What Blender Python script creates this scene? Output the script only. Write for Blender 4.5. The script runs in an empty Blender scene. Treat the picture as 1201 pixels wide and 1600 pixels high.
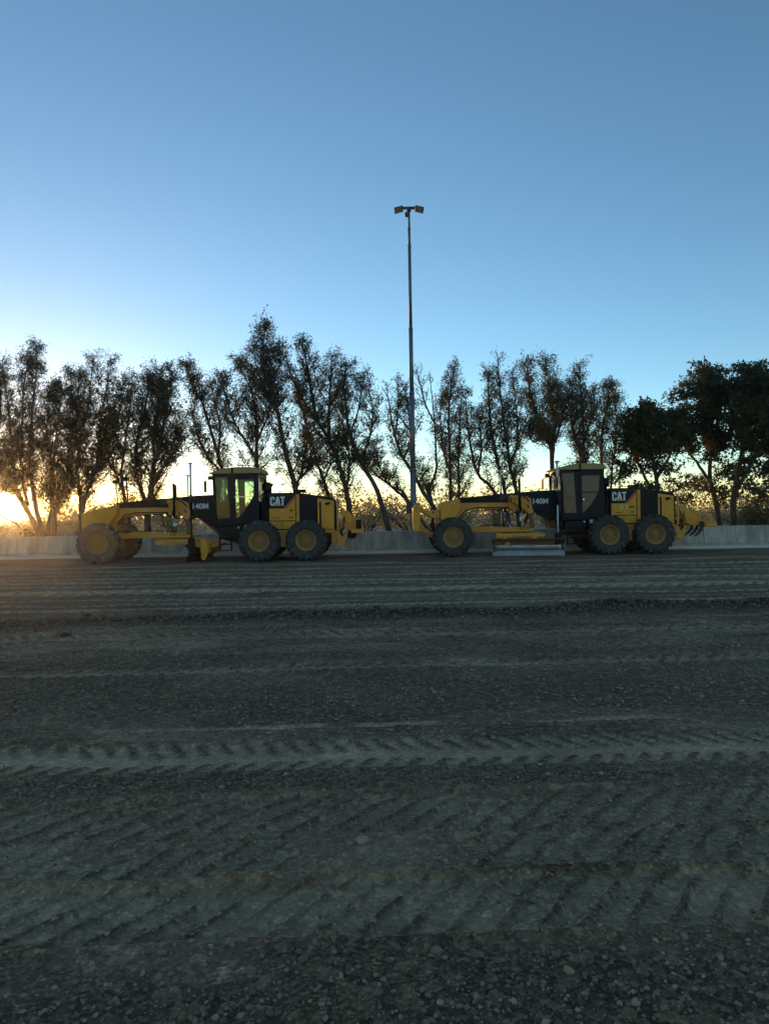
import bpy, bmesh, math, random
import numpy as np
from mathutils import Vector, Matrix

SC = bpy.context.scene
COL = SC.collection
R = math.radians

# ------------------------------------------------------------------ camera
CAM_H, F_PX, ROLL = 1.53, 1110.0, R(-0.9)
cam = bpy.data.cameras.new('camera')
cam_o = bpy.data.objects.new('camera', cam)
COL.objects.link(cam_o)
cam.sensor_fit = 'VERTICAL'
cam.sensor_height = 36.0
cam.lens = 36.0 * F_PX / 1600.0
cam.clip_start = 0.05
cam.clip_end = 6000
cam_o.matrix_world = Matrix.Translation((0, 0, CAM_H)) @ Matrix.Rotation(R(90), 4, 'X') @ Matrix.Rotation(ROLL, 4, 'Z')
SC.camera = cam_o

# ------------------------------------------------------------------ sky and sun
SUN_AZ, SUN_EL = R(-27.7), R(0.9)
SUN_V = Vector((math.sin(SUN_AZ) * math.cos(SUN_EL), math.cos(SUN_AZ) * math.cos(SUN_EL), math.sin(SUN_EL)))
world = bpy.data.worlds.new('World')
SC.world = world
world.use_nodes = True
wt = world.node_tree
bg = wt.nodes['Background']
sky = wt.nodes.new('ShaderNodeTexSky')
sky.sky_type = 'NISHITA'
sky.sun_disc = False
sky.sun_elevation = SUN_EL
sky.sun_rotation = SUN_AZ
sky.air_density = 0.62
sky.dust_density = 0.10
sky.ozone_density = 2.5
bg.inputs['Strength'].default_value = 0.12


def wn(kind, **kw):
    n = wt.nodes.new(kind)
    for k, v in kw.items():
        setattr(n, k, v)
    return n


geo = wn('ShaderNodeTexCoord')
dot = wn('ShaderNodeVectorMath', operation='DOT_PRODUCT')
wt.links.new(geo.outputs['Generated'], dot.inputs[0])
dot.inputs[1].default_value = SUN_V
tint = wn('ShaderNodeVectorMath', operation='MULTIPLY')
wt.links.new(sky.outputs[0], tint.inputs[0])
tint.inputs[1].default_value = (1.03, 0.91, 0.725)
prev = tint.outputs[0]
for power, colr in ((9000, (2.0, 0.9, 0.0)), (60000, (220.0, 190.0, 130.0))):
    clampn = wn('ShaderNodeMath', operation='MAXIMUM')
    wt.links.new(dot.outputs['Value'], clampn.inputs[0])
    clampn.inputs[1].default_value = 0.0
    pw = wn('ShaderNodeMath', operation='POWER')
    wt.links.new(clampn.outputs[0], pw.inputs[0])
    pw.inputs[1].default_value = power
    sc_ = wn('ShaderNodeVectorMath', operation='SCALE')
    sc_.inputs[0].default_value = colr
    wt.links.new(pw.outputs[0], sc_.inputs['Scale'])
    ad = wn('ShaderNodeVectorMath', operation='ADD')
    wt.links.new(prev, ad.inputs[0])
    wt.links.new(sc_.outputs[0], ad.inputs[1])
    prev = ad.outputs[0]
wt.links.new(prev, bg.inputs['Color'])

sun = bpy.data.lights.new('sun', 'SUN')
sun.energy = 0.6
sun.color = (1.0, 0.50, 0.16)
sun.angle = R(0.5)
sun_o = bpy.data.objects.new('sun', sun)
COL.objects.link(sun_o)
sun_o.rotation_euler = (-SUN_V).to_track_quat('-Z', 'Y').to_euler()

vs = SC.view_settings
vs.view_transform = 'Standard'
vs.look = 'None'
vs.gamma = 1.0
vs.use_curve_mapping = False
vs.exposure = 2.72
SC.render.engine = 'CYCLES'
SC.cycles.max_bounces = 8
SC.cycles.transparent_max_bounces = 16

rng = np.random.default_rng(7)
random.seed(7)

# ------------------------------------------------------------------ helpers
CT, ST = math.cos(ROLL), math.sin(ROLL)


def at(px, py, Y):
    """photo pixel (1201x1600) at distance Y -> world point"""
    u, v = (px - 600.5) / F_PX, -(py - 800.0) / F_PX
    return Vector(((u * CT - v * ST) * Y, Y, CAM_H + (u * ST + v * CT) * Y))


def tag(o, label=None, cat=None, group=None, kind=None):
    if label: o['label'] = label
    if cat: o['category'] = cat
    if group: o['group'] = group
    if kind: o['kind'] = kind
    return o


def empty(name, loc=(0, 0, 0), parent=None):
    o = bpy.data.objects.new(name, None)
    COL.objects.link(o)
    o.location = loc
    o.empty_display_size = 0.2
    if parent: o.parent = parent
    return o


def link(name, me, mat=None, parent=None):
    o = bpy.data.objects.new(name, me)
    COL.objects.link(o)
    if mat is not None and not me.materials:
        me.materials.append(mat)
    if parent: o.parent = parent
    return o


def mesh_np(name, V, F, smooth=False):
    """V (n,3), F (m,k)"""
    V = np.asarray(V, np.float32)
    F = np.asarray(F, np.int32)
    me = bpy.data.meshes.new(name)
    n, (m, k) = len(V), F.shape
    me.vertices.add(n)
    me.vertices.foreach_set('co', V.ravel())
    me.loops.add(m * k)
    me.loops.foreach_set('vertex_index', F.ravel())
    me.polygons.add(m)
    me.polygons.foreach_set('loop_start', np.arange(0, m * k, k, dtype=np.int32))
    me.polygons.foreach_set('use_smooth', np.full(m, smooth, bool))
    me.update(calc_edges=True)
    me.validate()
    return me


def fattr(me, name, vals, domain='POINT'):
    a = me.attributes.new(name, 'FLOAT', domain)
    a.data.foreach_set('value', np.asarray(vals, np.float32))


class MB:
    def __init__(self):
        self.bm = bmesh.new()

    def _bev(self, verts, off):
        if off:
            es = set()
            for v in verts: es.update(v.link_edges)
            bmesh.ops.bevel(self.bm, geom=list(es), offset=off, segments=1, affect='EDGES', profile=0.5)
        return self

    def box(self, x0, x1, y0, y1, z0, z1, bev=0.008, rot=None):
        c = Vector(((x0 + x1) / 2, (y0 + y1) / 2, (z0 + z1) / 2))
        M = Matrix.Translation(c)
        if rot: M = M @ rot.to_4x4()
        M = M @ Matrix.Diagonal((abs(x1 - x0), abs(y1 - y0), abs(z1 - z0), 1))
        r = bmesh.ops.create_cube(self.bm, size=1, matrix=M)
        return self._bev(r['verts'], bev)

    def prism(self, poly, y0, y1, bev=0.0):
        """polygon in x,z extruded along y"""
        a = sum(poly[i][0] * poly[(i + 1) % len(poly)][1] - poly[(i + 1) % len(poly)][0] * poly[i][1] for i in range(len(poly)))
        p = list(poly) if a > 0 else list(poly)[::-1]
        va = [self.bm.verts.new((x, y0, z)) for x, z in p]
        vb = [self.bm.verts.new((x, y1, z)) for x, z in p]
        n = len(p)
        self.bm.faces.new(va)
        self.bm.faces.new(vb[::-1])
        for i in range(n):
            j = (i + 1) % n
            self.bm.faces.new((va[i], vb[i], vb[j], va[j]))
        return self._bev(va + vb, bev)

    def loft(self, rings):
        """closed rings of points -> skin with caps"""
        vr = [[self.bm.verts.new(p) for p in r] for r in rings]
        n = len(vr[0])
        for a, b in zip(vr[:-1], vr[1:]):
            for i in range(n):
                j = (i + 1) % n
                self.bm.faces.new((a[i], a[j], b[j], b[i]))
        self.bm.faces.new(vr[0][::-1])
        self.bm.faces.new(vr[-1])
        return self

    def bar(self, p0, p1, w, h, bev=0.006):
        """rectangular bar between two points; w across (y-ish), h in the other"""
        p0, p1 = Vector(p0), Vector(p1)
        d = p1 - p0
        L = d.length
        M = Matrix.Translation((p0 + p1) / 2) @ d.to_track_quat('X', 'Z').to_matrix().to_4x4() @ Matrix.Diagonal((L, w, h, 1))
        r = bmesh.ops.create_cube(self.bm, size=1, matrix=M)
        return self._bev(r['verts'], bev)

    def cyl(self, p0, p1, r0, r1=None, seg=14):
        p0, p1 = Vector(p0), Vector(p1)
        r1 = r0 if r1 is None else r1
        d = p1 - p0
        M = Matrix.Translation((p0 + p1) / 2) @ d.to_track_quat('Z', 'Y').to_matrix().to_4x4()
        r = bmesh.ops.create_cone(self.bm, cap_ends=True, segments=seg, radius1=r0, radius2=r1, depth=d.length, matrix=M)
        for v in r['verts']:
            for f in v.link_faces:
                if len(f.verts) == 4: f.smooth = True
        return self

    def tube(self, pts, r, seg=6):
        pts = [Vector(p) for p in pts]
        rings = []
        for i, p in enumerate(pts):
            d = (pts[min(i + 1, len(pts) - 1)] - pts[max(i - 1, 0)]).normalized()
            q = d.to_track_quat('Z', 'Y').to_matrix()
            rings.append([p + q @ Vector((math.cos(t) * r, math.sin(t) * r, 0)) for t in [2 * math.pi * k / seg for k in range(seg)]])
        return self.loft(rings)

    def lathe(self, prof, seg=40, c=(0, 0, 0), smooth=True):
        """profile (r, y) round the y axis"""
        c = Vector(c)
        rings = []
        for r, y in prof:
            rings.append([self.bm.verts.new(c + Vector((r * math.cos(2 * math.pi * k / seg), y, r * math.sin(2 * math.pi * k / seg)))) for k in range(seg)])
        for a, b in zip(rings[:-1], rings[1:]):
            for k in range(seg):
                j = (k + 1) % seg
                f = self.bm.faces.new((a[k], b[k], b[j], a[j]))
                f.smooth = smooth
        return self

    def done(self, name, mat, parent=None, loc=None):
        bmesh.ops.recalc_face_normals(self.bm, faces=self.bm.faces[:])
        me = bpy.data.meshes.new(name)
        self.bm.to_mesh(me)
        self.bm.free()
        o = link(name, me, mat, parent)
        if loc: o.location = loc
        return o


# ------------------------------------------------------------------ materials
def new_mat(name):
    m = bpy.data.materials.new(name)
    m.use_nodes = True
    nt = m.node_tree
    b = nt.nodes['Principled BSDF']
    return m, nt, b


def ramp(nt, fac, stops):
    n = nt.nodes.new('ShaderNodeValToRGB')
    el = n.color_ramp.elements
    while len(el) < len(stops): el.new(0.5)
    for e, (p, c) in zip(el, stops):
        e.position = p
        e.color = (*c, 1)
    nt.links.new(fac, n.inputs[0])
    return n.outputs[0]


def noise(nt, scale, detail=6, rough=0.6, coord='Object', stretch=None, dim=None):
    tc = nt.nodes.new('ShaderNodeTexCoord')
    n = nt.nodes.new('ShaderNodeTexNoise')
    n.inputs['Scale'].default_value = scale
    n.inputs['Detail'].default_value = detail
    n.inputs['Roughness'].default_value = rough
    src = tc.outputs[coord]
    if stretch:
        mp = nt.nodes.new('ShaderNodeMapping')
        mp.inputs['Scale'].default_value = stretch
        nt.links.new(src, mp.inputs[0])
        src = mp.outputs[0]
    nt.links.new(src, n.inputs['Vector'])
    return n.outputs['Fac']


def mixc(nt, fac, a, b, blend='MIX'):
    n = nt.nodes.new('ShaderNodeMix')
    n.data_type = 'RGBA'
    n.blend_type = blend
    for s, v in ((n.inputs[0], fac), (n.inputs[6], a), (n.inputs[7], b)):
        if isinstance(v, (int, float)): s.default_value = v
        elif isinstance(v, tuple): s.default_value = (*v, 1)
        else: nt.links.new(v, s)
    return n.outputs[2]


def bump(nt, b, h, strength, dist):
    n = nt.nodes.new('ShaderNodeBump')
    n.inputs['Strength'].default_value = strength
    n.inputs['Distance'].default_value = dist
    nt.links.new(h, n.inputs['Height'])
    nt.links.new(n.outputs[0], b.inputs['Normal'])


def paint(name, col, dirt=(0.36, 0.27, 0.17), amount=0.5, rough=0.45, metal=0.0, scale=3.0):
    """painted or bare metal with dust blotches, drips and scuffs"""
    m, nt, b = new_mat(name)
    n1 = noise(nt, scale, 8, 0.65)
    n2 = noise(nt, scale * 2.2, 6, 0.6, stretch=(1, 1, 0.18))
    n3 = noise(nt, 45, 3, 0.6)
    f1 = ramp(nt, n1, [(0.38, (0, 0, 0)), (0.75, (1, 1, 1))])
    f2 = ramp(nt, n2, [(0.5, (0, 0, 0)), (0.8, (0.7, 0.7, 0.7))])
    f = mixc(nt, 0.5, f1, f2, 'ADD')
    mu = nt.nodes.new('ShaderNodeMath')
    mu.operation = 'MULTIPLY'
    mu.use_clamp = True
    nt.links.new(f, mu.inputs[0])
    mu.inputs[1].default_value = amount
    var = mixc(nt, n3, tuple(c * 0.82 for c in col), tuple(min(1, c * 1.15) for c in col))
    c = mixc(nt, mu.outputs[0], var, dirt)
    nt.links.new(c, b.inputs['Base Color'])
    rr = nt.nodes.new('ShaderNodeMapRange')
    nt.links.new(mu.outputs[0], rr.inputs[0])
    rr.inputs[3].default_value = rough
    rr.inputs[4].default_value = 0.85
    nt.links.new(rr.outputs[0], b.inputs['Roughness'])
    b.inputs['Metallic'].default_value = metal
    bump(nt, b, n3, 0.15, 0.004)
    return m


def plain(name, col, rough=0.6, metal=0.0):
    m, nt, b = new_mat(name)
    n = noise(nt, 14, 5, 0.6)
    c = mixc(nt, n, tuple(v * 0.75 for v in col), tuple(min(1, v * 1.2) for v in col))
    nt.links.new(c, b.inputs['Base Color'])
    b.inputs['Roughness'].default_value = rough
    b.inputs['Metallic'].default_value = metal
    return m


def glass_mat(name, tint, dust):
    m = bpy.data.materials.new(name)
    m.use_nodes = True
    nt = m.node_tree
    nt.nodes.clear()
    out = nt.nodes.new('ShaderNodeOutputMaterial')
    tr = nt.nodes.new('ShaderNodeBsdfTransparent')
    tr.inputs[0].default_value = (*tint, 1)
    gl = nt.nodes.new('ShaderNodeBsdfGlossy')
    gl.inputs['Roughness'].default_value = 0.03
    fr = nt.nodes.new('ShaderNodeFresnel')
    fr.inputs[0].default_value = 1.5
    mx = nt.nodes.new('ShaderNodeMixShader')
    nt.links.new(fr.outputs[0], mx.inputs[0])
    nt.links.new(tr.outputs[0], mx.inputs[1])
    nt.links.new(gl.outputs[0], mx.inputs[2])
    df = nt.nodes.new('ShaderNodeBsdfDiffuse')
    df.inputs[0].default_value = (0.32, 0.30, 0.24, 1)
    mx2 = nt.nodes.new('ShaderNodeMixShader')
    n = noise(nt, 4, 5, 0.6)
    mr = nt.nodes.new('ShaderNodeMapRange')
    nt.links.new(n, mr.inputs[0])
    mr.inputs[3].default_value = dust * 0.5
    mr.inputs[4].default_value = dust * 1.5
    nt.links.new(mr.outputs[0], mx2.inputs[0])
    nt.links.new(mx.outputs[0], mx2.inputs[1])
    nt.links.new(df.outputs[0], mx2.inputs[2])
    nt.links.new(mx2.outputs[0], out.inputs[0])
    return m


M = {}
M['yellow'] = paint('yellow_paint', (0.95, 0.37, 0.012), (0.32, 0.19, 0.08), amount=0.55)
M['yellow_dusty'] = paint('dusty_yellow_paint', (0.80, 0.34, 0.03), (0.50, 0.30, 0.13), amount=0.75, rough=0.6)
M['roof'] = paint('weathered_roof_paint', (0.50, 0.29, 0.06), (0.34, 0.26, 0.17), amount=0.8, rough=0.6)
M['navy'] = paint('navy_paint', (0.005, 0.006, 0.014), (0.04, 0.035, 0.03), amount=0.22, rough=0.38)
M['black'] = paint('black_paint', (0.006, 0.006, 0.006), (0.04, 0.033, 0.027), amount=0.25, rough=0.5)
M['rust'] = paint('rusty_frame', (0.22, 0.10, 0.04), (0.12, 0.08, 0.05), amount=0.6, rough=0.7)
M['steel'] = paint('worn_steel', (0.36, 0.32, 0.28), (0.22, 0.13, 0.07), amount=0.6, rough=0.28, metal=0.95, scale=2.0)
for k_ in ('navy', 'black'):
    M[k_].node_tree.nodes['Principled BSDF'].inputs['Specular IOR Level'].default_value = 0.22
M['chrome'] = plain('cylinder_rod', (0.6, 0.6, 0.6), 0.2, 1.0)
M['dark_steel'] = paint('dark_steel', (0.05, 0.042, 0.036), (0.10, 0.08, 0.06), amount=0.5, rough=0.55, metal=0.4)
M['hub'] = paint('shaded_hub_paint', (0.36, 0.17, 0.035), (0.30, 0.19, 0.10), amount=0.7, rough=0.7, scale=6)  # darker than the rim: recess shade put into the brown hub colour
M['rubber'] = paint('tyre_rubber', (0.026, 0.025, 0.024), (0.15, 0.128, 0.10), amount=0.75, rough=0.8, scale=5)
M['rubber_muddy'] = paint('muddy_tyre_rubber', (0.10, 0.075, 0.052), (0.26, 0.19, 0.125), amount=0.9, rough=0.9, scale=5)
M['rim'] = paint('rim_paint', (0.42, 0.21, 0.055), (0.30, 0.20, 0.11), amount=0.9, rough=0.6, scale=6)
M['white'] = plain('white_lettering', (0.78, 0.78, 0.78), 0.5)
M['mast_white'] = plain('white_mast', (0.72, 0.74, 0.74), 0.45)
M['red'] = plain('red_stripe', (0.55, 0.09, 0.05), 0.5)
M['cat_yellow'] = plain('yellow_triangle', (0.75, 0.47, 0.02), 0.5)
M['lens'] = plain('lamp_lens', (0.65, 0.66, 0.62), 0.25)
M['seat'] = plain('seat_fabric', (0.02, 0.02, 0.022), 0.8)
M['sticker'] = plain('pale_sticker', (0.70, 0.62, 0.25), 0.6)
M['glass_clear'] = glass_mat('green_tinted_glass', (0.78, 0.94, 0.85), 0.04)
M['glass_dusty_reflect'] = glass_mat('dusty_reflect_glass', (0.05, 0.075, 0.065), 0.42)  # large diffuse share paints a grey sky reflection along with the dust
M['galv'] = paint('galvanised_steel', (0.19, 0.20, 0.21), (0.10, 0.10, 0.10), amount=0.4, rough=0.5, metal=0.5)
M['lampbody'] = paint('lamp_housing', (0.025, 0.028, 0.03), amount=0.2, rough=0.5)
M['panel'] = plain('led_panel', (0.5, 0.47, 0.36), 0.35)


def bark_mat():
    m, nt, b = new_mat('bark')
    n = noise(nt, 7, 8, 0.7, stretch=(1, 1, 0.25))
    c = ramp(nt, n, [(0.3, (0.04, 0.03, 0.02)), (0.7, (0.14, 0.10, 0.07))])
    nt.links.new(c, b.inputs['Base Color'])
    b.inputs['Roughness'].default_value = 0.95
    bump(nt, b, n, 0.6, 0.03)
    return m


def leaf_mat(name, a, bcol, c, trans=0.38):
    m = bpy.data.materials.new(name)
    m.use_nodes = True
    nt = m.node_tree
    nt.nodes.clear()
    out = nt.nodes.new('ShaderNodeOutputMaterial')
    at_ = nt.nodes.new('ShaderNodeAttribute')
    at_.attribute_name = 'tint'
    col = ramp(nt, at_.outputs['Fac'], [(0.0, a), (0.5, bcol), (1.0, c)])
    d = nt.nodes.new('ShaderNodeBsdfDiffuse')
    t = nt.nodes.new('ShaderNodeBsdfTranslucent')
    nt.links.new(col, d.inputs[0])
    nt.links.new(col, t.inputs[0])
    mx = nt.nodes.new('ShaderNodeMixShader')
    mx.inputs[0].default_value = trans
    nt.links.new(d.outputs[0], mx.inputs[1])
    nt.links.new(t.outputs[0], mx.inputs[2])
    nt.links.new(mx.outputs[0], out.inputs[0])
    return m


M['bark'] = bark_mat()
M['leaf_feather'] = leaf_mat('feathery_foliage', (0.055, 0.062, 0.028), (0.092, 0.092, 0.042), (0.145, 0.118, 0.058))
M['leaf_olive'] = leaf_mat('olive_foliage', (0.078, 0.084, 0.042), (0.130, 0.126, 0.066), (0.19, 0.155, 0.088))
M['leaf_dark'] = leaf_mat('dark_foliage', (0.052, 0.074, 0.038), (0.098, 0.112, 0.052), (0.19, 0.115, 0.05))  # rust end of the ramp puts warm sunlight into the leaf colour
M['leaf_scrub'] = leaf_mat('scrub_foliage', (0.26, 0.22, 0.12), (0.42, 0.35, 0.20), (0.60, 0.50, 0.30), 0.62)


def concrete_mat():
    m, nt, b = new_mat('weathered_concrete')
    n1 = noise(nt, 1.3, 8, 0.6)
    n2 = noise(nt, 3.0, 8, 0.65, stretch=(1, 1, 0.12))
    n3 = noise(nt, 30, 4, 0.6)
    base = ramp(nt, n1, [(0.3, (0.40, 0.345, 0.265)), (0.7, (0.60, 0.51, 0.385))])
    st = ramp(nt, n2, [(0.40, (0.50, 0.52, 0.50)), (0.62, (1.22, 1.22, 1.18))])
    c = mixc(nt, 1.0, base, st, 'MULTIPLY')
    c = mixc(nt, 0.25, c, mixc(nt, n3, (0.27, 0.25, 0.21), (0.6, 0.56, 0.48)))
    nt.links.new(c, b.inputs['Base Color'])
    b.inputs['Roughness'].default_value = 0.9
    bump(nt, b, n3, 0.3, 0.01)
    return m


M['concrete'] = concrete_mat()
M['footing'] = plain('pale_concrete_footing', (0.66, 0.60, 0.50), 0.9)


def ground_mat():
    m, nt, b = new_mat('gravel_dirt')
    at_ = nt.nodes.new('ShaderNodeAttribute')
    at_.attribute_name = 'dust'
    tc = nt.nodes.new('ShaderNodeTexCoord')
    n1 = noise(nt, 0.8, 8, 0.6)
    n2 = noise(nt, 26, 6, 0.7)
    n3 = noise(nt, 140, 4, 0.7)
    def cells(scale):
        v = nt.nodes.new('ShaderNodeTexVoronoi')
        v.inputs['Scale'].default_value = scale
        nt.links.new(tc.outputs['Object'], v.inputs['Vector'])
        sx = nt.nodes.new('ShaderNodeSeparateColor')
        nt.links.new(v.outputs['Color'], sx.inputs[0])
        return v, sx.outputs[0]
    vo, c1 = cells(70)
    vo2, c2 = cells(24)
    sp = mixc(nt, 0.5, ramp(nt, c1, [(0.0, (0.22, 0.22, 0.22)), (0.5, (0.75, 0.75, 0.75)), (0.9, (1.9, 1.9, 1.9)), (1.0, (3.6, 3.6, 3.4))]),
              ramp(nt, c2, [(0.0, (0.35, 0.35, 0.35)), (0.7, (0.95, 0.95, 0.95)), (1.0, (2.4, 2.4, 2.4))]))
    grain = mixc(nt, n2, (0.125, 0.074, 0.038), (0.30, 0.180, 0.095))
    grain = mixc(nt, 1.0, grain, sp, 'MULTIPLY')
    clay = mixc(nt, n2, (0.56, 0.36, 0.20), (0.80, 0.53, 0.31))
    clay = mixc(nt, 0.35, clay, mixc(nt, 1.0, clay, sp, 'MULTIPLY'))
    c = mixc(nt, at_.outputs['Fac'], grain, clay)
    wet = nt.nodes.new('ShaderNodeMapRange')    # damp, freshly turned gravel carries a negative dust value
    nt.links.new(at_.outputs['Fac'], wet.inputs[0])
    wet.inputs[1].default_value, wet.inputs[2].default_value = -1.0, 0.0
    wet.inputs[3].default_value, wet.inputs[4].default_value = 0.25, 1.0
    cw = nt.nodes.new('ShaderNodeCombineColor')
    for k_ in range(3): nt.links.new(wet.outputs[0], cw.inputs[k_])
    c = mixc(nt, 1.0, c, cw.outputs[0], 'MULTIPLY')
    blot = ramp(nt, n1, [(0.3, (0.78, 0.78, 0.78)), (0.7, (1.2, 1.2, 1.2))])
    c = mixc(nt, 1.0, c, blot, 'MULTIPLY')
    nt.links.new(c, b.inputs['Base Color'])
    b.inputs['Roughness'].default_value = 0.95
    b.inputs['Specular IOR Level'].default_value = 0.25
    h = mixc(nt, 0.5, n2, n3)
    h = mixc(nt, 0.6, h, vo.outputs['Distance'], 'SUBTRACT')
    bump(nt, b, h, 1.0, 0.02)
    return m


M['ground'] = ground_mat()


def sand_mat():
    m, nt, b = new_mat('dry_sand')
    n1 = noise(nt, 0.15, 8, 0.6)
    c = ramp(nt, n1, [(0.3, (0.26, 0.22, 0.15)), (0.7, (0.40, 0.34, 0.24))])
    nt.links.new(c, b.inputs['Base Color'])
    b.inputs['Roughness'].default_value = 1.0
    return m


M['sand'] = sand_mat()


def stone_mat(name, lo, hi):
    m, nt, b = new_mat(name)
    at_ = nt.nodes.new('ShaderNodeAttribute')
    at_.attribute_name = 'tint'
    n = noise(nt, 60, 4, 0.6)
    c = mixc(nt, at_.outputs['Fac'], lo, hi)
    c = mixc(nt, 0.35, c, mixc(nt, n, (0.10, 0.07, 0.045), (0.42, 0.30, 0.20)))
    nt.links.new(c, b.inputs['Base Color'])
    b.inputs['Roughness'].default_value = 0.9
    return m


M['stone'] = stone_mat('gravel_stone', (0.10, 0.06, 0.034), (0.62, 0.42, 0.25))
M['stone_pale'] = plain('pale_stone', (0.40, 0.29, 0.18), 0.9)
M['stone_grey'] = plain('grey_stone', (0.26, 0.19, 0.12), 0.9)
M['clod'] = plain('dark_earth', (0.05, 0.036, 0.022), 0.95)


# ------------------------------------------------------------------ ground relief
def hash2(i, j, seed):
    n = (i.astype(np.int64) * 374761393 + j.astype(np.int64) * 668265263 + seed * 974634777) & 0x7fffffff
    n = ((n ^ (n >> 13)) * 1274126177) & 0x7fffffff
    return ((n ^ (n >> 16)) & 0xffff) / 65535.0


def vnoise(x, y, seed=0):
    xi, yi = np.floor(x), np.floor(y)
    fx, fy = x - xi, y - yi
    fx, fy = fx * fx * (3 - 2 * fx), fy * fy * (3 - 2 * fy)
    xi, yi = xi.astype(np.int64), yi.astype(np.int64)
    a, b_ = hash2(xi, yi, seed), hash2(xi + 1, yi, seed)
    c, d = hash2(xi, yi + 1, seed), hash2(xi + 1, yi + 1, seed)
    return (a * (1 - fx) + b_ * fx) * (1 - fy) + (c * (1 - fx) + d * fx) * fy


def fbm(x, y, seed=0, oct_=4, gain=0.55):
    s, a, t = 0, 1.0, 0
    for k in range(oct_):
        s = s + a * vnoise(x * 2 ** k, y * 2 ** k, seed + k * 17)
        t += a
        a *= gain
    return s / t


def sstep(a, b, x):
    t = np.clip((x - a) / (b - a), 0, 1)
    return t * t * (3 - 2 * t)


# tyre tracks: y at x=0, slope, width, lug pitch, skew of lugs, pattern, depth, dust, seed
TRACKS = [
    (2.74, 0.020, 0.40, 0.160, 0.85, 'diag', 0.022, 0.86, 1),
    (3.17, 0.020, 0.36, 0.170, 0.85, 'diag', 0.015, 0.60, 2),
    (3.66, 0.020, 0.50, 0.185, 0.90, 'diag', 0.020, 0.66, 21),
    (4.52, 0.030, 0.54, 0.148, 0.70, 'vee', 0.016, 0.95, 3),
    (5.12, 0.030, 0.10, 0.400, 0.3, 'flat', 0.008, 1.00, 4),
    (7.10, 0.050, 0.34, 0.170, -0.8, 'vee', 0.018, 0.75, 5),
    (8.05, 0.050, 0.30, 0.150, 0.8, 'diag', 0.014, 0.40, 6),
    (9.00, 0.030, 0.60, 0.190, 0.9, 'vee', 0.022, 0.65, 7),
    (9.75, 0.050, 0.18, 0.190, 0.9, 'diag', 0.016, 0.55, 27),
    (11.75, 0.055, 0.24, 0.180, 0.7, 'diag', 0.025, 0.95, 8),
    (12.35, 0.030, 0.16, 0.220, -0.8, 'diag', 0.030, 0.70, 9),
    (13.0, 0.020, 0.20, 0.220, 0.8, 'diag', 0.030, 0.75, 29),
    (14.30, 0.010, 0.80, 0.300, 0.8, 'vee', 0.045, 1.00, 10),
    (15.3, -0.010, 0.22, 0.260, 0.9, 'diag', 0.035, 0.90, 30),
    (16.1, -0.030, 0.50, 0.240, 0.9, 'diag', 0.035, 0.90, 11),
    (17.3, 0.020, 0.40, 0.260, -0.9, 'vee', 0.040, 0.80, 12),
    (18.3, 0.010, 0.22, 0.260, -0.9, 'diag', 0.030, 0.75, 31),
    (19.5, 0.000, 0.45, 0.260, 0.8, 'diag', 0.030, 0.75, 13),
    (21.3, 0.010, 0.35, 0.300, 0.8, 'flat', 0.020, 0.65, 14),
]
WIND_Y, WIND_S = 10.55, 0.062


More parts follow.
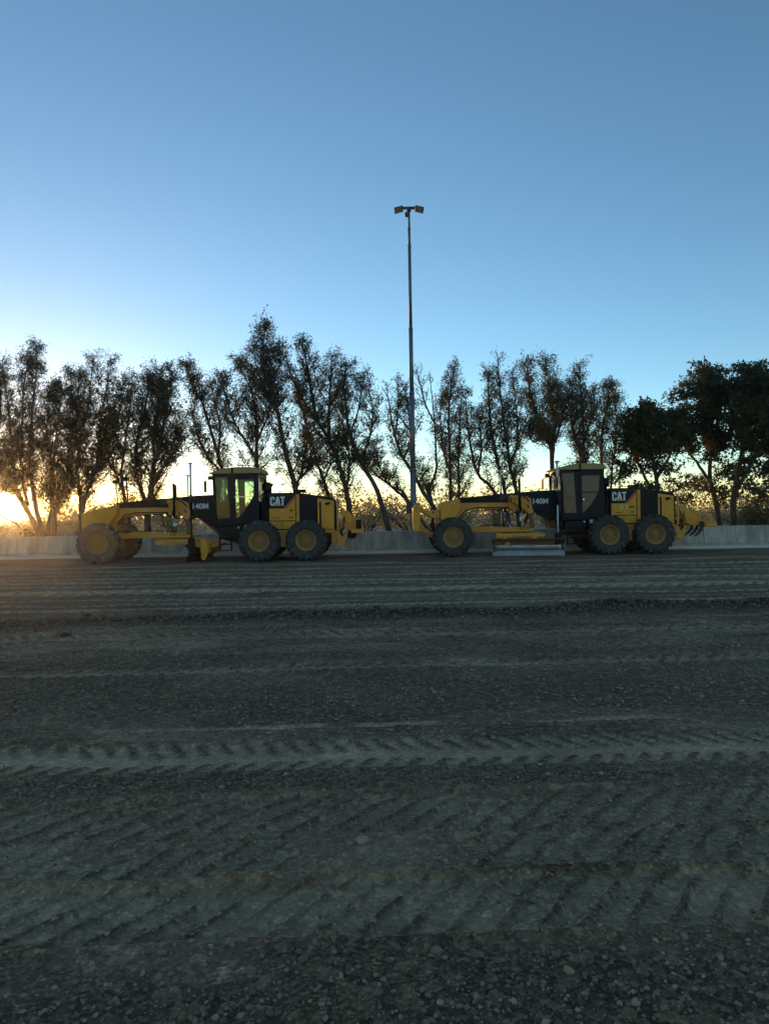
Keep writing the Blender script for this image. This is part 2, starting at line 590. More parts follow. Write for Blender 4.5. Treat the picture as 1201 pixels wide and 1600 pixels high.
def relief(x, y):
    h = (fbm(x * 0.6, y * 0.9, 3, 3) - 0.5) * 0.05
    far = np.clip(y / 12.0, 0.25, 0.8) * (1 - 0.45 * sstep(8.5, 12, y))
    rough = fbm(x * 9, y * 9, 11, 4, 0.65) - 0.5
    rough2 = fbm(x * 3.0, y * 11, 23, 3) - 0.5
    dust = np.clip(0.16 - 0.08 * sstep(9, 12, y) + (1.2 - 0.5 * sstep(9, 12, y)) * (fbm(x * 1.2, y * 2.6, 31, 4) - 0.5) + 0.0 * y, 0, 1)
    # loose dark gravel bands
    for yc, sl, w in ((6.1, 0.04, 0.9), (2.2, 0.02, 0.26), (4.05, 0.03, 0.16), (7.6, 0.05, 0.25)):
        g = np.exp(-((y - yc - sl * x) / w) ** 2)
        dust = dust * (1 - 0.85 * g)
    amp = 0.026
    inside = np.zeros_like(x)
    for (y0, sl, w, pitch, skew, kind, dep, du, sd) in TRACKS:
        far_ = y0 > 11
        wob = (vnoise(x * 0.35, x * 0 + sd * 3.1, sd) - 0.5) * 0.25 * min(1, y0 / 8) + (vnoise(x * 2.1, x * 0 + sd, sd + 50) - 0.5) * 0.03
        v = (y - y0 - sl * x - wob) / w
        edge = (vnoise(x * 9, y * 9, sd + 5) - 0.5) * 0.12
        ins = 1 - sstep(0.46, 0.52, np.abs(v) + edge)
        fade = sstep(0.22, 0.52, fbm(x * 0.55, x * 0 + sd * 7.7, sd + 9, 2))
        if du > 0.6: fade = 0.75 + 0.25 * fade
        jit = (vnoise(x * 7, y * 7, sd + 80) - 0.5) * 0.20 + (vnoise(x * 0.9, y * 0.9, sd + 81) - 0.5) * 0.7
        gap, bar = 0.24, np.ones_like(x)
        if kind == 'vee':       # two rows of lug prints either side of a smooth rib
            ph = x / pitch + skew * np.abs(v) * w / pitch * 0.8 + 0.5 * (v > 0) + jit
            bar = sstep(0.10, 0.17, np.abs(v + 0.04))
            gap = 0.40
        elif kind == 'diag':    # hooked slanting grooves
            ph = x / pitch - skew * v * w / pitch * 0.85 - 0.9 * np.clip(v - 0.22, 0, 1) ** 1.0 + jit
        else:
            ph = x * 0 + 0.0
            bar = x * 0
            if sd == 4:  # the dusty streak comes and goes
                fade = (sstep(-2.2, -1.5, x) * (1 - sstep(0.15, 0.5, x)) + 0.8 * sstep(0.95, 1.2, x) * (1 - sstep(1.8, 2.2, x))) * sstep(0.25, 0.5, vnoise(x * 3.1, y * 9, 55) + 0.15)
        sv = np.abs((ph % 1.0) - 0.5) * 2          # 1 at the middle of a groove
        groove = bar * sstep(1 - gap - 0.10, 1 - gap + 0.08, sv)
        worn = sstep(0.34, 0.50, fbm(x * 2.2 + sd, y * 3.1, sd + 33, 3) + 0.10 * (du > 0.6))
        groove = groove * (0.5 + 0.5 * worn)
        m = ins * fade
        # pressed flat ground, grooves left standing as crumbled ridges
        if far_:
            dep = dep * 0.35
            h = h + m * groove * 0.022
        h = h - m * dep * (1.0 - 0.95 * groove)
        rim = np.exp(-((np.abs(v) - 0.55) / 0.07) ** 2) * fade
        h = h + rim * dep * (0.25 if far_ else 0.6) * (0.4 + 1.0 * vnoise(x * 9, y * 9, sd + 70))
        body = du * ((1.0 if far_ else 0.72) + 0.45 * (fbm(x * 3, y * 5, sd + 41, 3) - 0.3))
        dust = dust * (1 - m) + m * np.clip(body * (1 - groove * (0.70 if far_ else 0.92)), 0, 1)
        inside = np.maximum(inside, m * (1 - groove))
    cq = np.sqrt(((x + 0.566) / 0.050) ** 2 + ((y - 2.385) / 0.066) ** 2) + (vnoise(x * 60, y * 60, 8) - 0.5) * 0.9
    dust = np.maximum(dust, (1 - sstep(0.7, 1.1, cq)) * sstep(0.25, 0.5, vnoise(x * 90, y * 90, 9)))
    # windrow of loose gravel
    wy = y - WIND_Y - WIND_S * x - (vnoise(x * 0.5, x * 0, 77) - 0.5) * 0.35
    wr = np.exp(-(wy / 0.27) ** 2) * (0.55 + 0.9 * fbm(x * 1.6, y * 2, 78, 3))
    h = h + wr * 0.095 * (0.55 + 0.45 * np.clip(x / 6 + 0.6, 0, 1.3))
    damp = np.clip(1.3 * np.exp(-((wy + 0.12) / 0.34) ** 2), 0, 1)
    dust = dust * (1 - damp) - 0.8 * damp * np.clip(wr + 0.25, 0, 1)
    # blade marks: shallow long grooves
    h = h + rough2 * 0.012 * far
    h = h + rough * amp * far * (1 - 0.75 * inside)
    h = h + rough * 0.07 * wr
    fadeb = 1 - sstep(24.5, 26.0, y)
    return h * (0.25 + 0.75 * fadeb), dust


def grid_patch(x0, x1, y0, y1, dx, dy, drop=0.0):
    nx, ny = int((x1 - x0) / dx) + 1, int((y1 - y0) / dy) + 1
    X, Y = np.meshgrid(np.linspace(x0, x1, nx), np.linspace(y0, y1, ny))
    h, d = relief(X, Y)
    V = np.stack([X, Y, h - drop], -1).reshape(-1, 3)
    i = np.arange(nx * ny).reshape(ny, nx)
    F = np.stack([i[:-1, :-1], i[:-1, 1:], i[1:, 1:], i[1:, :-1]], -1).reshape(-1, 4)
    return V, F, d.ravel()


def flat_quad(x0, x1, y0, y1, z):
    return np.array([(x0, y0, z), (x1, y0, z), (x1, y1, z), (x0, y1, z)], float), np.array([[0, 1, 2, 3]]), np.full(4, 0.3)


parts = [grid_patch(-2.8, 2.8, 1.2, 4.3, 0.0135, 0.0115),
         grid_patch(-5.5, 5.5, 4.28, 9.5, 0.027, 0.022),
         grid_patch(-10.5, 10.5, 9.46, 17.0, 0.055, 0.040),
         grid_patch(-17, 17, 16.9, 27.3, 0.09, 0.07),
         flat_quad(-300, 300, -60, 27.3, -0.07)]
# coarse aprons beside the fine strips
for xa, ya, yb in ((2.8, 1.2, 4.3), (5.5, 4.28, 9.5), (10.5, 9.46, 17.0)):
    parts.append(grid_patch(xa - 0.03, 17, ya, yb, 0.11, 0.08, 0.006))
    parts.append(grid_patch(-17, -xa + 0.03, ya, yb, 0.11, 0.08, 0.006))
Vs, Fs, Ds, off = [], [], [], 0
for V, F, d in parts:
    Vs.append(V); Fs.append(F + off); Ds.append(d); off += len(V)
me = mesh_np('ground', np.concatenate(Vs), np.concatenate(Fs), True)
fattr(me, 'dust', np.concatenate(Ds))
tag(link('ground', me, M['ground']), kind='structure')
V, F, d = flat_quad(-300, 300, 27.0, 330, -0.05)
tag(link('desert_ground', mesh_np('desert_ground', V, F), M['sand']), kind='structure')


def ground_z(x, y):
    return float(relief(np.array([x], float), np.array([y], float))[0][0])


# ------------------------------------------------------------------ loose gravel
def ico():
    t = (1 + 5 ** 0.5) / 2
    v = np.array([(-1, t, 0), (1, t, 0), (-1, -t, 0), (1, -t, 0), (0, -1, t), (0, 1, t), (0, -1, -t), (0, 1, -t), (t, 0, -1), (t, 0, 1), (-t, 0, -1), (-t, 0, 1)], float)
    f = np.array([(0, 11, 5), (0, 5, 1), (0, 1, 7), (0, 7, 10), (0, 10, 11), (1, 5, 9), (5, 11, 4), (11, 10, 2), (10, 7, 6), (7, 1, 8), (3, 9, 4), (3, 4, 2), (3, 2, 6), (3, 6, 8), (3, 8, 9), (4, 9, 5), (2, 4, 11), (6, 2, 10), (8, 6, 7), (9, 8, 1)])
    return v / np.linalg.norm(v[0]), f


OCT_V = np.array([(1, 0, 0), (-1, 0, 0), (0, 1, 0), (0, -1, 0), (0, 0, 1), (0, 0, -1)], float)
OCT_F = np.array([(0, 2, 4), (2, 1, 4), (1, 3, 4), (3, 0, 4), (2, 0, 5), (1, 2, 5), (3, 1, 5), (0, 3, 5)])


def stones(P, S, base):
    """P (n,3) centres, S (n,) sizes"""
    bv, bf = base
    n, k = len(P), len(bv)
    V = bv[None] * (1 + rng.uniform(-0.28, 0.28, (n, k, 1))) * rng.uniform(0.65, 1.2, (n, 1, 3)) * np.array([1, 1, 0.75])
    a = rng.uniform(0, 2 * np.pi, n)
    c, s = np.cos(a)[:, None], np.sin(a)[:, None]
    X = V[..., 0] * c - V[..., 1] * s
    Y = V[..., 0] * s + V[..., 1] * c
    V = np.stack([X, Y, V[..., 2]], -1) * S[:, None, None] + P[:, None]
    F = (bf[None] + (np.arange(n) * k)[:, None, None]).reshape(-1, 3)
    return V.reshape(-1, 3), F, np.repeat(rng.beta(1.3, 2.9, n), k)


def scatter(n, y0, y1, smin, smax, power, keep_bias):
    y = y0 + (y1 - y0) * rng.random(n) ** 0.8
    x = rng.uniform(-1, 1, n) * (0.56 * y + 1.3)
    h, d = relief(x, y)
    clump = fbm(x * 4, y * 4, 91, 3)
    band = np.exp(-((y - 2.25) / 0.2) ** 2) + np.exp(-((y - 6.1 - 0.04 * x) / 0.8) ** 2)
    p = np.clip((1 - np.clip(d, 0, 1)) ** keep_bias * (0.25 + 1.5 * np.clip(clump - 0.3, 0, 1)) + 0.35 * band, 0, 1)
    k = rng.random(n) < p
    x, y, h = x[k], y[k], h[k]
    s = smin + (smax - smin) * rng.random(len(x)) ** power
    return np.stack([x, y, h + s * 0.25], -1), s


pv, pf, pt, off = [], [], [], 0
for args, base in (((52000, 1.5, 4.3, 0.0022, 0.0115, 4.0, 1.6), ico()),
                   ((900, 1.7, 4.4, 0.009, 0.019, 2.0, 0.8), ico()),
                   ((42000, 4.0, 10.0, 0.005, 0.024, 4.5, 2.0), (OCT_V, OCT_F)),
                   ((14000, 9.0, 22.0, 0.012, 0.036, 4.0, 2.0), (OCT_V, OCT_F))):
    P, S = scatter(*args)
    V, F, T = stones(P, S, base)
    pv.append(V); pf.append(F + off); pt.append(T); off += len(V)
# windrow lumps
n = 7000
x = rng.uniform(-8, 8, n)
y = WIND_Y + WIND_S * x + rng.normal(-0.05, 0.2, n)
h, d = relief(x, y)
s = 0.008 + 0.030 * rng.random(n) ** 5
V, F, T = stones(np.stack([x, y, h + s * 0.3], -1), s, ico())
pv.append(V); pf.append(F + off); pt.append(T * 0.22)
me = mesh_np('gravel', np.concatenate(pv), np.concatenate(pf))
fattr(me, 'tint', np.concatenate(pt))
tag(link('gravel', me, M['stone']), 'loose gravel strewn over the tyre-marked dirt', 'gravel', kind='stuff')


def lump(name, px, py, size, mat, label, cat, flat=0.7, seed=0, group=None):
    u, v = (px - 600.5) / F_PX, -(py - 800.0) / F_PX
    Y = CAM_H / -(u * ST + v * CT)
    p = at(px, py, Y)
    r = random.Random(seed)
    bm = bmesh.new()
    bmesh.ops.create_icosphere(bm, subdivisions=2, radius=1)
    cuts = [(Vector((r.uniform(-1, 1), r.uniform(-1, 1), r.uniform(-0.6, 1))).normalized(), r.uniform(0.55, 0.85)) for _ in range(9)]
    for vt in bm.verts:
        for nrm, dd in cuts:
            k = vt.co.dot(nrm) - dd
            if k > 0: vt.co -= nrm * k
        vt.co *= 1 + r.uniform(-0.04, 0.04)
        vt.co = Vector((vt.co.x * 1.15, vt.co.y * 0.85, vt.co.z * flat)) * size
    me = bpy.data.meshes.new(name)
    bm.to_mesh(me)
    bm.free()
    o = link(name, me, mat)
    o.rotation_euler = (r.uniform(-0.15, 0.15), r.uniform(-0.15, 0.15), r.uniform(-0.6, 0.6))
    o.location = (p.x, p.y, ground_z(p.x, p.y) + size * flat * 0.2)
    return tag(o, label, cat, group)


lump('stone', 563, 1318, 0.036, M['stone_pale'], 'largest pale squarish stone lying alone near the middle of the ground', 'stone', 0.75, 1, 'stones on the dirt')
lump('stone', 560, 1343, 0.023, M['stone_grey'], 'grey stone just below the large pale squarish stone', 'stone', 0.7, 2, 'stones on the dirt')
lump('stone', 410, 1437, 0.026, M['stone_pale'], 'pale rounded stone at the edge of the nearest tread mark, left of centre', 'stone', 0.6, 3, 'stones on the dirt')
lump('stone', 362, 1474, 0.017, M['stone_grey'], 'small stone sitting on the lower rim of the nearest tread mark', 'stone', 0.8, 4, 'stones on the dirt')
lump('stone', 683, 1484, 0.022, M['stone_grey'], 'stone at the top of the little gravel cluster below the nearest tread mark', 'stone', 0.8, 5, 'stones on the dirt')
lump('stone', 832, 1413, 0.024, M['stone_pale'], 'light oval stone pressed into the nearest tread mark, right of centre', 'stone', 0.55, 6, 'stones on the dirt')
lump('stone', 180, 1560, 0.014, M['stone_grey'], 'small stone in the dark gravel at the bottom left', 'stone', 0.8, 7, 'stones on the dirt')
lump('stone', 992, 1568, 0.017, M['stone_pale'], 'pale stone in the dark gravel at the bottom right', 'stone', 0.8, 8, 'stones on the dirt')
lump('earth_clod', 586, 958, 0.085, M['clod'], 'dark clod on the gravel ridge near the middle', 'clod', 0.9, 11, 'clods on the gravel ridge')
lump('earth_clod', 1172, 943, 0.11, M['clod'], 'largest dark clod at the right end of the gravel ridge', 'clod', 0.8, 12, 'clods on the gravel ridge')
lump('earth_clod', 137, 967, 0.08, M['clod'], 'dark clod at the left end of the gravel ridge', 'clod', 0.8, 13, 'clods on the gravel ridge')
lump('earth_clod', 102, 993, 0.085, M['clod'], 'flat dark clod lying in front of the gravel ridge on the left', 'clod', 0.5, 14, 'clods on the gravel ridge')
lump('debris_heap', 24, 873, 0.32, M['clod'], 'low dark heap of debris against the wall foot at far left', 'debris', 0.28, 15)

# ------------------------------------------------------------------ concrete wall
WALL_Y = 26.5
wall = empty('concrete_wall', (0, WALL_Y, 0))
tag(wall, 'long low weathered concrete wall running behind both graders', 'wall')
JX = at(1101, 830, WALL_Y).x


def wall_panel(x0, x1):
    b = MB()
    prof = [(0.0, -0.1), (0.0, 0.16), (0.10, 0.19), (0.17, 0.79), (0.19, 0.81), (0.40, 0.81), (0.42, 0.79), (0.46, -0.1)]
    n = max(2, int((x1 - x0) / 1.2))
    b.loft([[(x0 + (x1 - x0) * k / n, y, z + (0.004 * math.sin(k * 2.1) if z > 0.5 else 0)) for y, z in prof] for k in range(n + 1)])
    return b.done('wall_panel', M['concrete'], wall)


wall_panel(-34.0, JX - 0.015)
wall_panel(JX + 0.015, 34.0)
MB().box(-34, 34, -0.42, -0.004, -0.1, 0.10, 0.015).done('wall_footing', M['footing'], wall)


# ------------------------------------------------------------------ motor graders
def tyre_mesh():
    b = MB()
    prof = [(0.335, -0.13), (0.345, -0.165), (0.40, -0.19), (0.47, -0.205), (0.54, -0.203), (0.590, -0.19), (0.612, -0.165), (0.618, -0.08), (0.620, 0.0)]
    prof = prof + [(r, -y) for r, y in prof[-2::-1]]
    b.lathe(prof, 56)
    n = 20
    for s in (-1, 1):
        for k in range(n):
            t0 = 2 * math.pi * (k + (0.5 if s > 0 else 0)) / n
            rings = []
            for y, sh, r0, r1 in ((0.012, 0.17, 0.61, 0.664), (0.10, 0.07, 0.61, 0.668), (0.182, 0.0, 0.58, 0.662), (0.218, 0.0, 0.535, 0.615)):
                w = 0.066 if y < 0.15 else 0.082
                ring = []
                for r, tt in ((r0, -w), (r1, -w * 0.82), (r1, w * 0.82), (r0, w)):
                    a = t0 + sh + tt
                    ring.append((r * math.cos(a), s * y, r * math.sin(a)))
                rings.append(ring)
            b.loft(rings)
    bmesh.ops.recalc_face_normals(b.bm, faces=b.bm.faces[:])
    me = bpy.data.meshes.new('tyre')
    b.bm.to_mesh(me)
    b.bm.free()
    return me


TYRE = tyre_mesh()
TYRE.materials.append(M['rubber'])
TYRE_MUD = TYRE.copy()
TYRE_MUD.materials.clear()
TYRE_MUD.materials.append(M['rubber_muddy'])


def wheel_meshes(dish):
    b = MB()
    b.lathe([(0.335, -0.178), (0.346, -0.168), (0.335, -0.152), (0.290, -0.146), (0.272, -0.10), (0.262, -dish), (0.13, -dish - 0.004)], 40)
    b.lathe([(0.352, 0.175), (0.362, 0.165), (0.350, 0.150), (0.318, 0.145), (0.300, 0.02), (0.13, 0.0)], 40)
    bmesh.ops.recalc_face_normals(b.bm, faces=b.bm.faces[:])
    rim = bpy.data.meshes.new('rim'); b.bm.to_mesh(rim); b.bm.free(); rim.materials.append(M['rim'])
    b = MB()
    b.cyl((0, -dish + 0.01, 0), (0, -dish - 0.05, 0), 0.145, 0.12, 24).cyl((0, -dish - 0.05, 0), (0, -dish - 0.075, 0), 0.075, 0.06, 18)
    hub = bpy.data.meshes.new('hub'); b.bm.to_mesh(hub); b.bm.free(); hub.materials.append(M['hub'])
    b = MB()
    b.cyl((0, -dish + 0.005, 0), (0, -dish - 0.032, 0), 0.021, 0.018, 6)
    bolt = bpy.data.meshes.new('bolt'); b.bm.to_mesh(bolt); b.bm.free(); bolt.materials.append(M['dark_steel'])
    b = MB()
    b.lathe([(0.263, -dish - 0.003), (0.10, -dish - 0.007)], 32)
    disc = bpy.data.meshes.new('rim_disc'); b.bm.to_mesh(disc); b.bm.free(); disc.materials.append(M['hub'])
    return rim, hub, bolt, disc


WH_FRONT = wheel_meshes(0.075)
WH_REAR = wheel_meshes(0.030)


def wheel(g, x, y, meshes, nb, muddy=False, turn=0.0, lean=0.0):
    w = empty('wheel', (x, y, 0.655), g)
    w.rotation_euler = (lean, random.uniform(0, 6.28), (0 if y < 0 else math.pi) + turn)
    w.rotation_mode = 'XYZ'
    w.rotation_euler = (lean, 0, (0 if y < 0 else math.pi) + turn)
    link('tyre', TYRE_MUD if muddy else TYRE, None, w).rotation_euler = (0, random.uniform(0, 6), 0)
    link('rim', meshes[0], None, w)
    link('rim_disc', meshes[3], None, w)
    link('hub', meshes[1], None, w)
    for k in range(nb):
        o = link('bolt', meshes[2], None, w)
        a = 2 * math.pi * k / nb
        o.location = (0.200 * math.cos(a), 0, 0.200 * math.sin(a))
    return w


def polymesh(name, poly, y, th, mat, parent):
    return MB().prism(poly, y, y - th).done(name, mat, parent)


CAT_C = [(0.035, 0), (0.115, 0), (0.15, 0.04), (0.15, 0.115), (0.098, 0.115), (0.098, 0.062), (0.088, 0.05), (0.064, 0.05), (0.054, 0.062), (0.054, 0.238), (0.064, 0.25), (0.088, 0.25), (0.098, 0.238), (0.098, 0.19), (0.15, 0.19), (0.15, 0.262), (0.115, 0.30), (0.035, 0.30), (0, 0.262), (0, 0.038)]
CAT_A = [(0, 0), (0.05, 0), (0.095, 0.14), (0.145, 0), (0.195, 0), (0.128, 0.30), (0.062, 0.30)]
CAT_T = [(0.048, 0), (0.104, 0), (0.104, 0.248), (0.152, 0.248), (0.152, 0.30), (0, 0.30), (0, 0.248), (0.048, 0.248)]


def text_mesh(body, size):
    cu = bpy.data.curves.new('lettering', 'FONT')
    cu.body = body
    cu.size = size
    cu.offset = size * 0.028
    cu.extrude = 0.003
    o = bpy.data.objects.new('lettering', cu)
    COL.objects.link(o)
    bpy.context.view_layer.update()
    dg = bpy.context.evaluated_depsgraph_get()
    me = bpy.data.meshes.new_from_object(o.evaluated_get(dg))
    bpy.data.objects.remove(o)
    me.name = 'lettering'
    me.materials.clear()
    me.materials.append(M['white'])
    return me


LET_140 = text_mesh('140M', 0.255)


def cylinder_part(name, g, p0, p1, r, frac=0.55, body='yellow', parent=None):
    p0, p1 = Vector(p0), Vector(p1)
    m = p0.lerp(p1, frac)
    c = MB().cyl(p0, m, r).cyl(m, m + (p1 - p0).normalized() * 0.04, r * 1.12).done(name, M[body], parent or g)
    if parent is None:
        MB().cyl(m, p1, r * 0.55).done('rod', M['chrome'], c)
    return c


def blade_rings(L, prof, yaw, cx, cy):
    """moldboard: profile (u across, z) extruded along its length"""
    n = 10
    rings = []
    c, s = math.cos(yaw), math.sin(yaw)
    for k in range(n + 1):
        a = -L / 2 + L * k / n
        rings.append([(cx + a * c - u * s, cy + a * s + u * c, z) for u, z in prof])
    return rings


def make_grader(X, Y, label, kind):
    left = kind == 'left'
    g = empty('motor_grader', (X, Y, 0))
    tag(g, label, 'motor grader', 'motor graders parked along the wall')
    YL, YD, NV, BK = M['yellow'], M['yellow_dusty'], M['navy'], M['black']
    # wheels
    tn = R(9) if left else 0.0
    for y in (-1.02, 1.02):
        wheel(g, 0.0, y, WH_FRONT, 10 if left else 8, left, tn, 0.0)
        wheel(g, 5.19, y, WH_REAR, 10)
        wheel(g, 6.70, y, WH_REAR, 10)
    # front axle with arch and lean bar
    b = MB()
    b.prism([(-0.13, 0.55), (0.13, 0.55), (0.13, 0.75), (-0.13, 0.75)], -0.82, 0.82, 0.01)
    b.prism([(-0.17, 0.70), (0.17, 0.70), (0.12, 1.02), (-0.12, 1.02)], -0.30, 0.30, 0.01)
    b.cyl((0.2, -0.75, 0.86), (0.2, 0.75, 0.86), 0.045)
    b.cyl((0.24, -0.78, 0.62), (0.24, 0.78, 0.62), 0.028)
    for s in (-1, 1): b.box(-0.1, 0.14, s * 0.80 - 0.07, s * 0.80 + 0.07, 0.45, 0.95)
    b.done('front_axle', M['yellow_dusty'], g)
    # front frame (gooseneck): boxed beam, arched up behind the axle
    up = [(-0.36, 1.72), (0.0, 1.86), (0.30, 1.88), (0.55, 1.80), (2.35, 1.80)]
    lo = [(2.35, 1.575), (1.0, 1.575), (0.72, 1.56), (0.48, 1.46), (0.28, 1.26), (0.16, 0.98), (-0.22, 0.98), (-0.36, 1.2)]
    MB().prism(up + lo, -0.17, 0.17, 0.012).done('front_frame', YD, g)
    def hose(pts, r):
        MB().tube(pts, r).done('hydraulic_hose', BK, g)
    hose([(0.3, -0.19, 1.28), (0.55, -0.195, 1.55), (0.9, -0.195, 1.63), (2.2, -0.195, 1.63)], 0.018)
    hose([(0.34, -0.20, 1.22), (0.6, -0.205, 1.47), (0.95, -0.205, 1.545), (2.1, -0.205, 1.59)], 0.016)
    hose([(3.55, -0.30, 1.20), (3.75, -0.45, 1.05), (3.98, -0.76, 0.92), (4.3, -0.765, 0.86), (4.7, -0.76, 0.95)], 0.02)
    hose([(5.30, -0.56, 1.00), (5.22, -0.60, 1.4), (5.28, -0.55, 1.8), (5.34, -0.45, 2.0)], 0.022)
    hose([(7.66, -0.30, 1.0), (7.82, -0.36, 1.25), (7.90, -0.42, 1.05), (7.74, -0.44, 0.80)], 0.018)
    hose([(1.0, -0.11, 0.99), (1.4, -0.16, 1.03), (1.9, -0.22, 1.0), (2.3, -0.40, 0.98)], 0.016)
    b = MB().box(1.10, 1.28, -0.178, -0.171, 1.68, 1.72, 0)
    b.done('sticker', M['sticker'], g)
    # black cover on top of the frame
    MB().prism([(0.27, 1.803), (0.25, 1.99), (0.40, 1.98), (1.4, 2.06), (2.35, 2.13), (2.35, 1.803)], -0.20, 0.20, 0.012).done('frame_cover', BK, g)
    b = MB()
    b.box(1.7, 2.28, -0.235, 0.235, 1.84, 2.10, 0.02)
    for k in range(4): b.cyl((1.8 + 0.14 * k, -0.24, 1.95), (1.8 + 0.14 * k, -0.30, 1.80), 0.022)
    b.done('valve_block', M['dark_steel'], g)
    # navy frame section under the cab front
    MB().prism([(2.36, 2.13), (3.0, 2.18), (3.70, 2.20), (3.70, 1.30), (3.44, 1.13), (3.22, 1.30), (3.0, 1.46), (2.7, 1.56), (2.36, 1.56)], -0.26, 0.26, 0.012).done('rear_frame_cover', NV, g)
    o = link('lettering', LET_140, None, g)
    o.location = (2.80, -0.266, 1.735)
    o.rotation_euler = (R(90), 0, 0)
    # rear frame arch down to the rear axle
    MB().prism([(2.62, 1.54), (3.0, 1.44), (3.42, 1.10), (3.86, 0.68), (4.35, 0.52), (7.45, 0.55), (7.45, 0.92), (4.5, 0.95), (4.0, 1.0), (3.75, 1.25), (3.4, 1.50)], -0.20, 0.20, 0.012).done('rear_frame', M['rust'], g)
    # front end
    if left:
        b = MB()
        pl = [(-0.86, -0.30), (-0.42, -0.45), (0.36, -0.45), (0.36, 0.45), (-0.42, 0.45), (-0.86, 0.30)]
        top = {-0.86: 1.62, -0.42: 1.73, 0.36: 1.90}
        bot = {-0.86: 1.00, -0.42: 1.15, 0.36: 1.62}
        rings = []
        for x, yh, z0, z1 in ((-0.86, 0.26, 1.02, 1.60), (-0.84, 0.28, 1.0, 1.625), (-0.42, 0.46, 1.12, 1.73), (-0.10, 0.46, 1.13, 1.80), (0.12, 0.46, 1.26, 1.85), (0.37, 0.46, 1.62, 1.90), (0.385, 0.45, 1.66, 1.88)):
            rings.append([(x, -yh, z0), (x, yh, z0), (x, yh, z1), (x, -yh, z1)])
        b.loft(rings)
        b.done('counterweight', YL, g)
        MB().box(-0.44, -0.40, -0.30, 0.30, 0.98, 1.14, 0.01).done('tow_bracket', BK, g)
    else:
        for s in (-1, 1):
            MB().prism([(-0.36, 1.79), (-0.30, 1.82), (0.24, 1.94), (0.32, 1.93), (0.34, 1.64), (0.19, 1.33), (0.03, 1.22), (-0.20, 1.14), (-0.36, 1.26)], s * 0.42 - 0.06, s * 0.42 + 0.06, 0.012).done('front_side_plate', YL, g)
        MB().box(-0.34, -0.26, -0.36, 0.36, 1.20, 1.80).done('front_cross_plate', YD, g)
        # push plate on its lift linkage
        p = MB().box(-1.28, -1.06, -0.85, 0.85, 0.86, 1.68, 0.02).prism([(-1.25, 1.68), (-1.06, 1.68), (-1.06, 1.74), (-1.17, 1.76)], -0.85, 0.85).done('push_plate', YL, g)
        MB().box(-1.058, -1.045, -0.6, -0.5, 1.0, 1.16, 0.004).done('plate_slot', BK, p)
        for s in (-1, 1):
            MB().bar((-1.06, s * 0.62, 1.62), (-0.52, s * 0.46, 1.32), 0.08, 0.13).done('lift_arm', YD, g)
            MB().bar((-1.06, s * 0.62, 0.96), (-0.62, s * 0.46, 0.70), 0.09, 0.16).done('lower_arm', YD, g)
            MB().bar((-1.06, s * 0.60, 1.35), (-0.72, s * 0.48, 0.86), 0.06, 0.07).done('brace', M['rust'], g)
        cylinder_part('lift_cylinder', g, (-0.56, -0.2, 1.42), (-0.72, -0.2, 0.74), 0.05, 0.6, 'rust')
        MB().box(-0.58, -0.37, -0.42, 0.42, 1.28, 1.58, 0.015).box(-0.50, -0.37, -0.38, 0.38, 0.95, 1.28, 0.012).box(-0.75, -0.15, -0.40, 0.40, 0.66, 0.80, 0.015).box(-0.42, -0.30, -0.52, -0.36, 1.55, 1.76, 0.01).done('front_mount', YD, g)
        MB().tube([(-0.70, -0.44, 0.9), (-0.78, -0.46, 1.02), (-0.66, -0.46, 1.13), (-0.52, -0.44, 1.02), (-0.48, -0.44, 0.9)], 0.015).done('hydraulic_hose', BK, g)
    # headlamp and mirror posts at the front of the frame
    for x, y, z0, z1, r in ((0.34, -0.22, 1.95, 2.62, 0.018), (0.52, 0.24, 1.98, 2.72, 0.028)) if left else ():
        p = MB().cyl((x, y, z0), (x - 0.06, y, z1), r, seg=8).done('lamp_post', BK, g)
        MB().box(x - 0.14, x + 0.0, y - 0.10, y + 0.10, z1, z1 + 0.11, 0.02).done('headlamp', BK, p)
    # drawbar, circle
    b = MB()
    b.prism([(0.28, 0.80), (0.42, 0.93), (0.9, 1.00), (1.5, 0.96), (2.75, 0.93), (2.75, 0.78), (0.9, 0.80), (0.42, 0.74)], -0.10, 0.10, 0.01)
    for s in (-1, 1):
        b.bar((0.42, s * 0.06, 0.86), (2.2, s * 0.62, 0.86), 0.11, 0.15)
    b.box(1.9, 2.8, -0.62, 0.62, 0.80, 0.86, 0.01)
    b.done('drawbar', YD, g)
    b = MB()
    b.lathe([(0.60, -0.05), (0.80, -0.05), (0.80, 0.05), (0.60, 0.05), (0.60, -0.05)], 48, smooth=False)
    c = b.done('circle', YD, g)
    c.rotation_euler = (R(90), 0, 0)
    c.location = (2.35, 0, 0.70)
    # blade
    yaw, cx, cy, L = (R(88), 3.02, 0.18, 3.3) if left else (R(-7), 2.52, -0.95, 2.32)
    prof = []
    outer, inner = [], []
    for k in range(9):
        t = k / 8.0
        ang = R(-48 + 104 * t)
        rr = 0.42
        u, z = rr * math.cos(ang), rr * math.sin(ang)
        outer.append((u, z))
        inner.append((u - 0.022 * math.cos(ang), z - 0.022 * math.sin(ang)))
    z0 = outer[0][1]
    u0 = 0.34
    sgn = 1 if not left else -1
    pr = [(sgn * (u - u0), z - z0 + 0.13) for u, z in outer] + [(sgn * (u - u0), z - z0 + 0.13) for u, z in inner[::-1]]
    sc_ = 0.44 / (max(z for _, z in pr) - 0.13)
    pr = [(u, 0.13 + (z - 0.13) * sc_ if z > 0.13 else z) for u, z in pr]
    bl = MB().loft(blade_rings(L, pr, yaw, cx, cy)).done('blade', M['dark_steel'] if left else M['steel'], g)
    for p_ in bl.data.polygons:
        p_.use_smooth = len(p_.vertices) == 4 and p_.area > 0.006
    ub = pr[0][0]
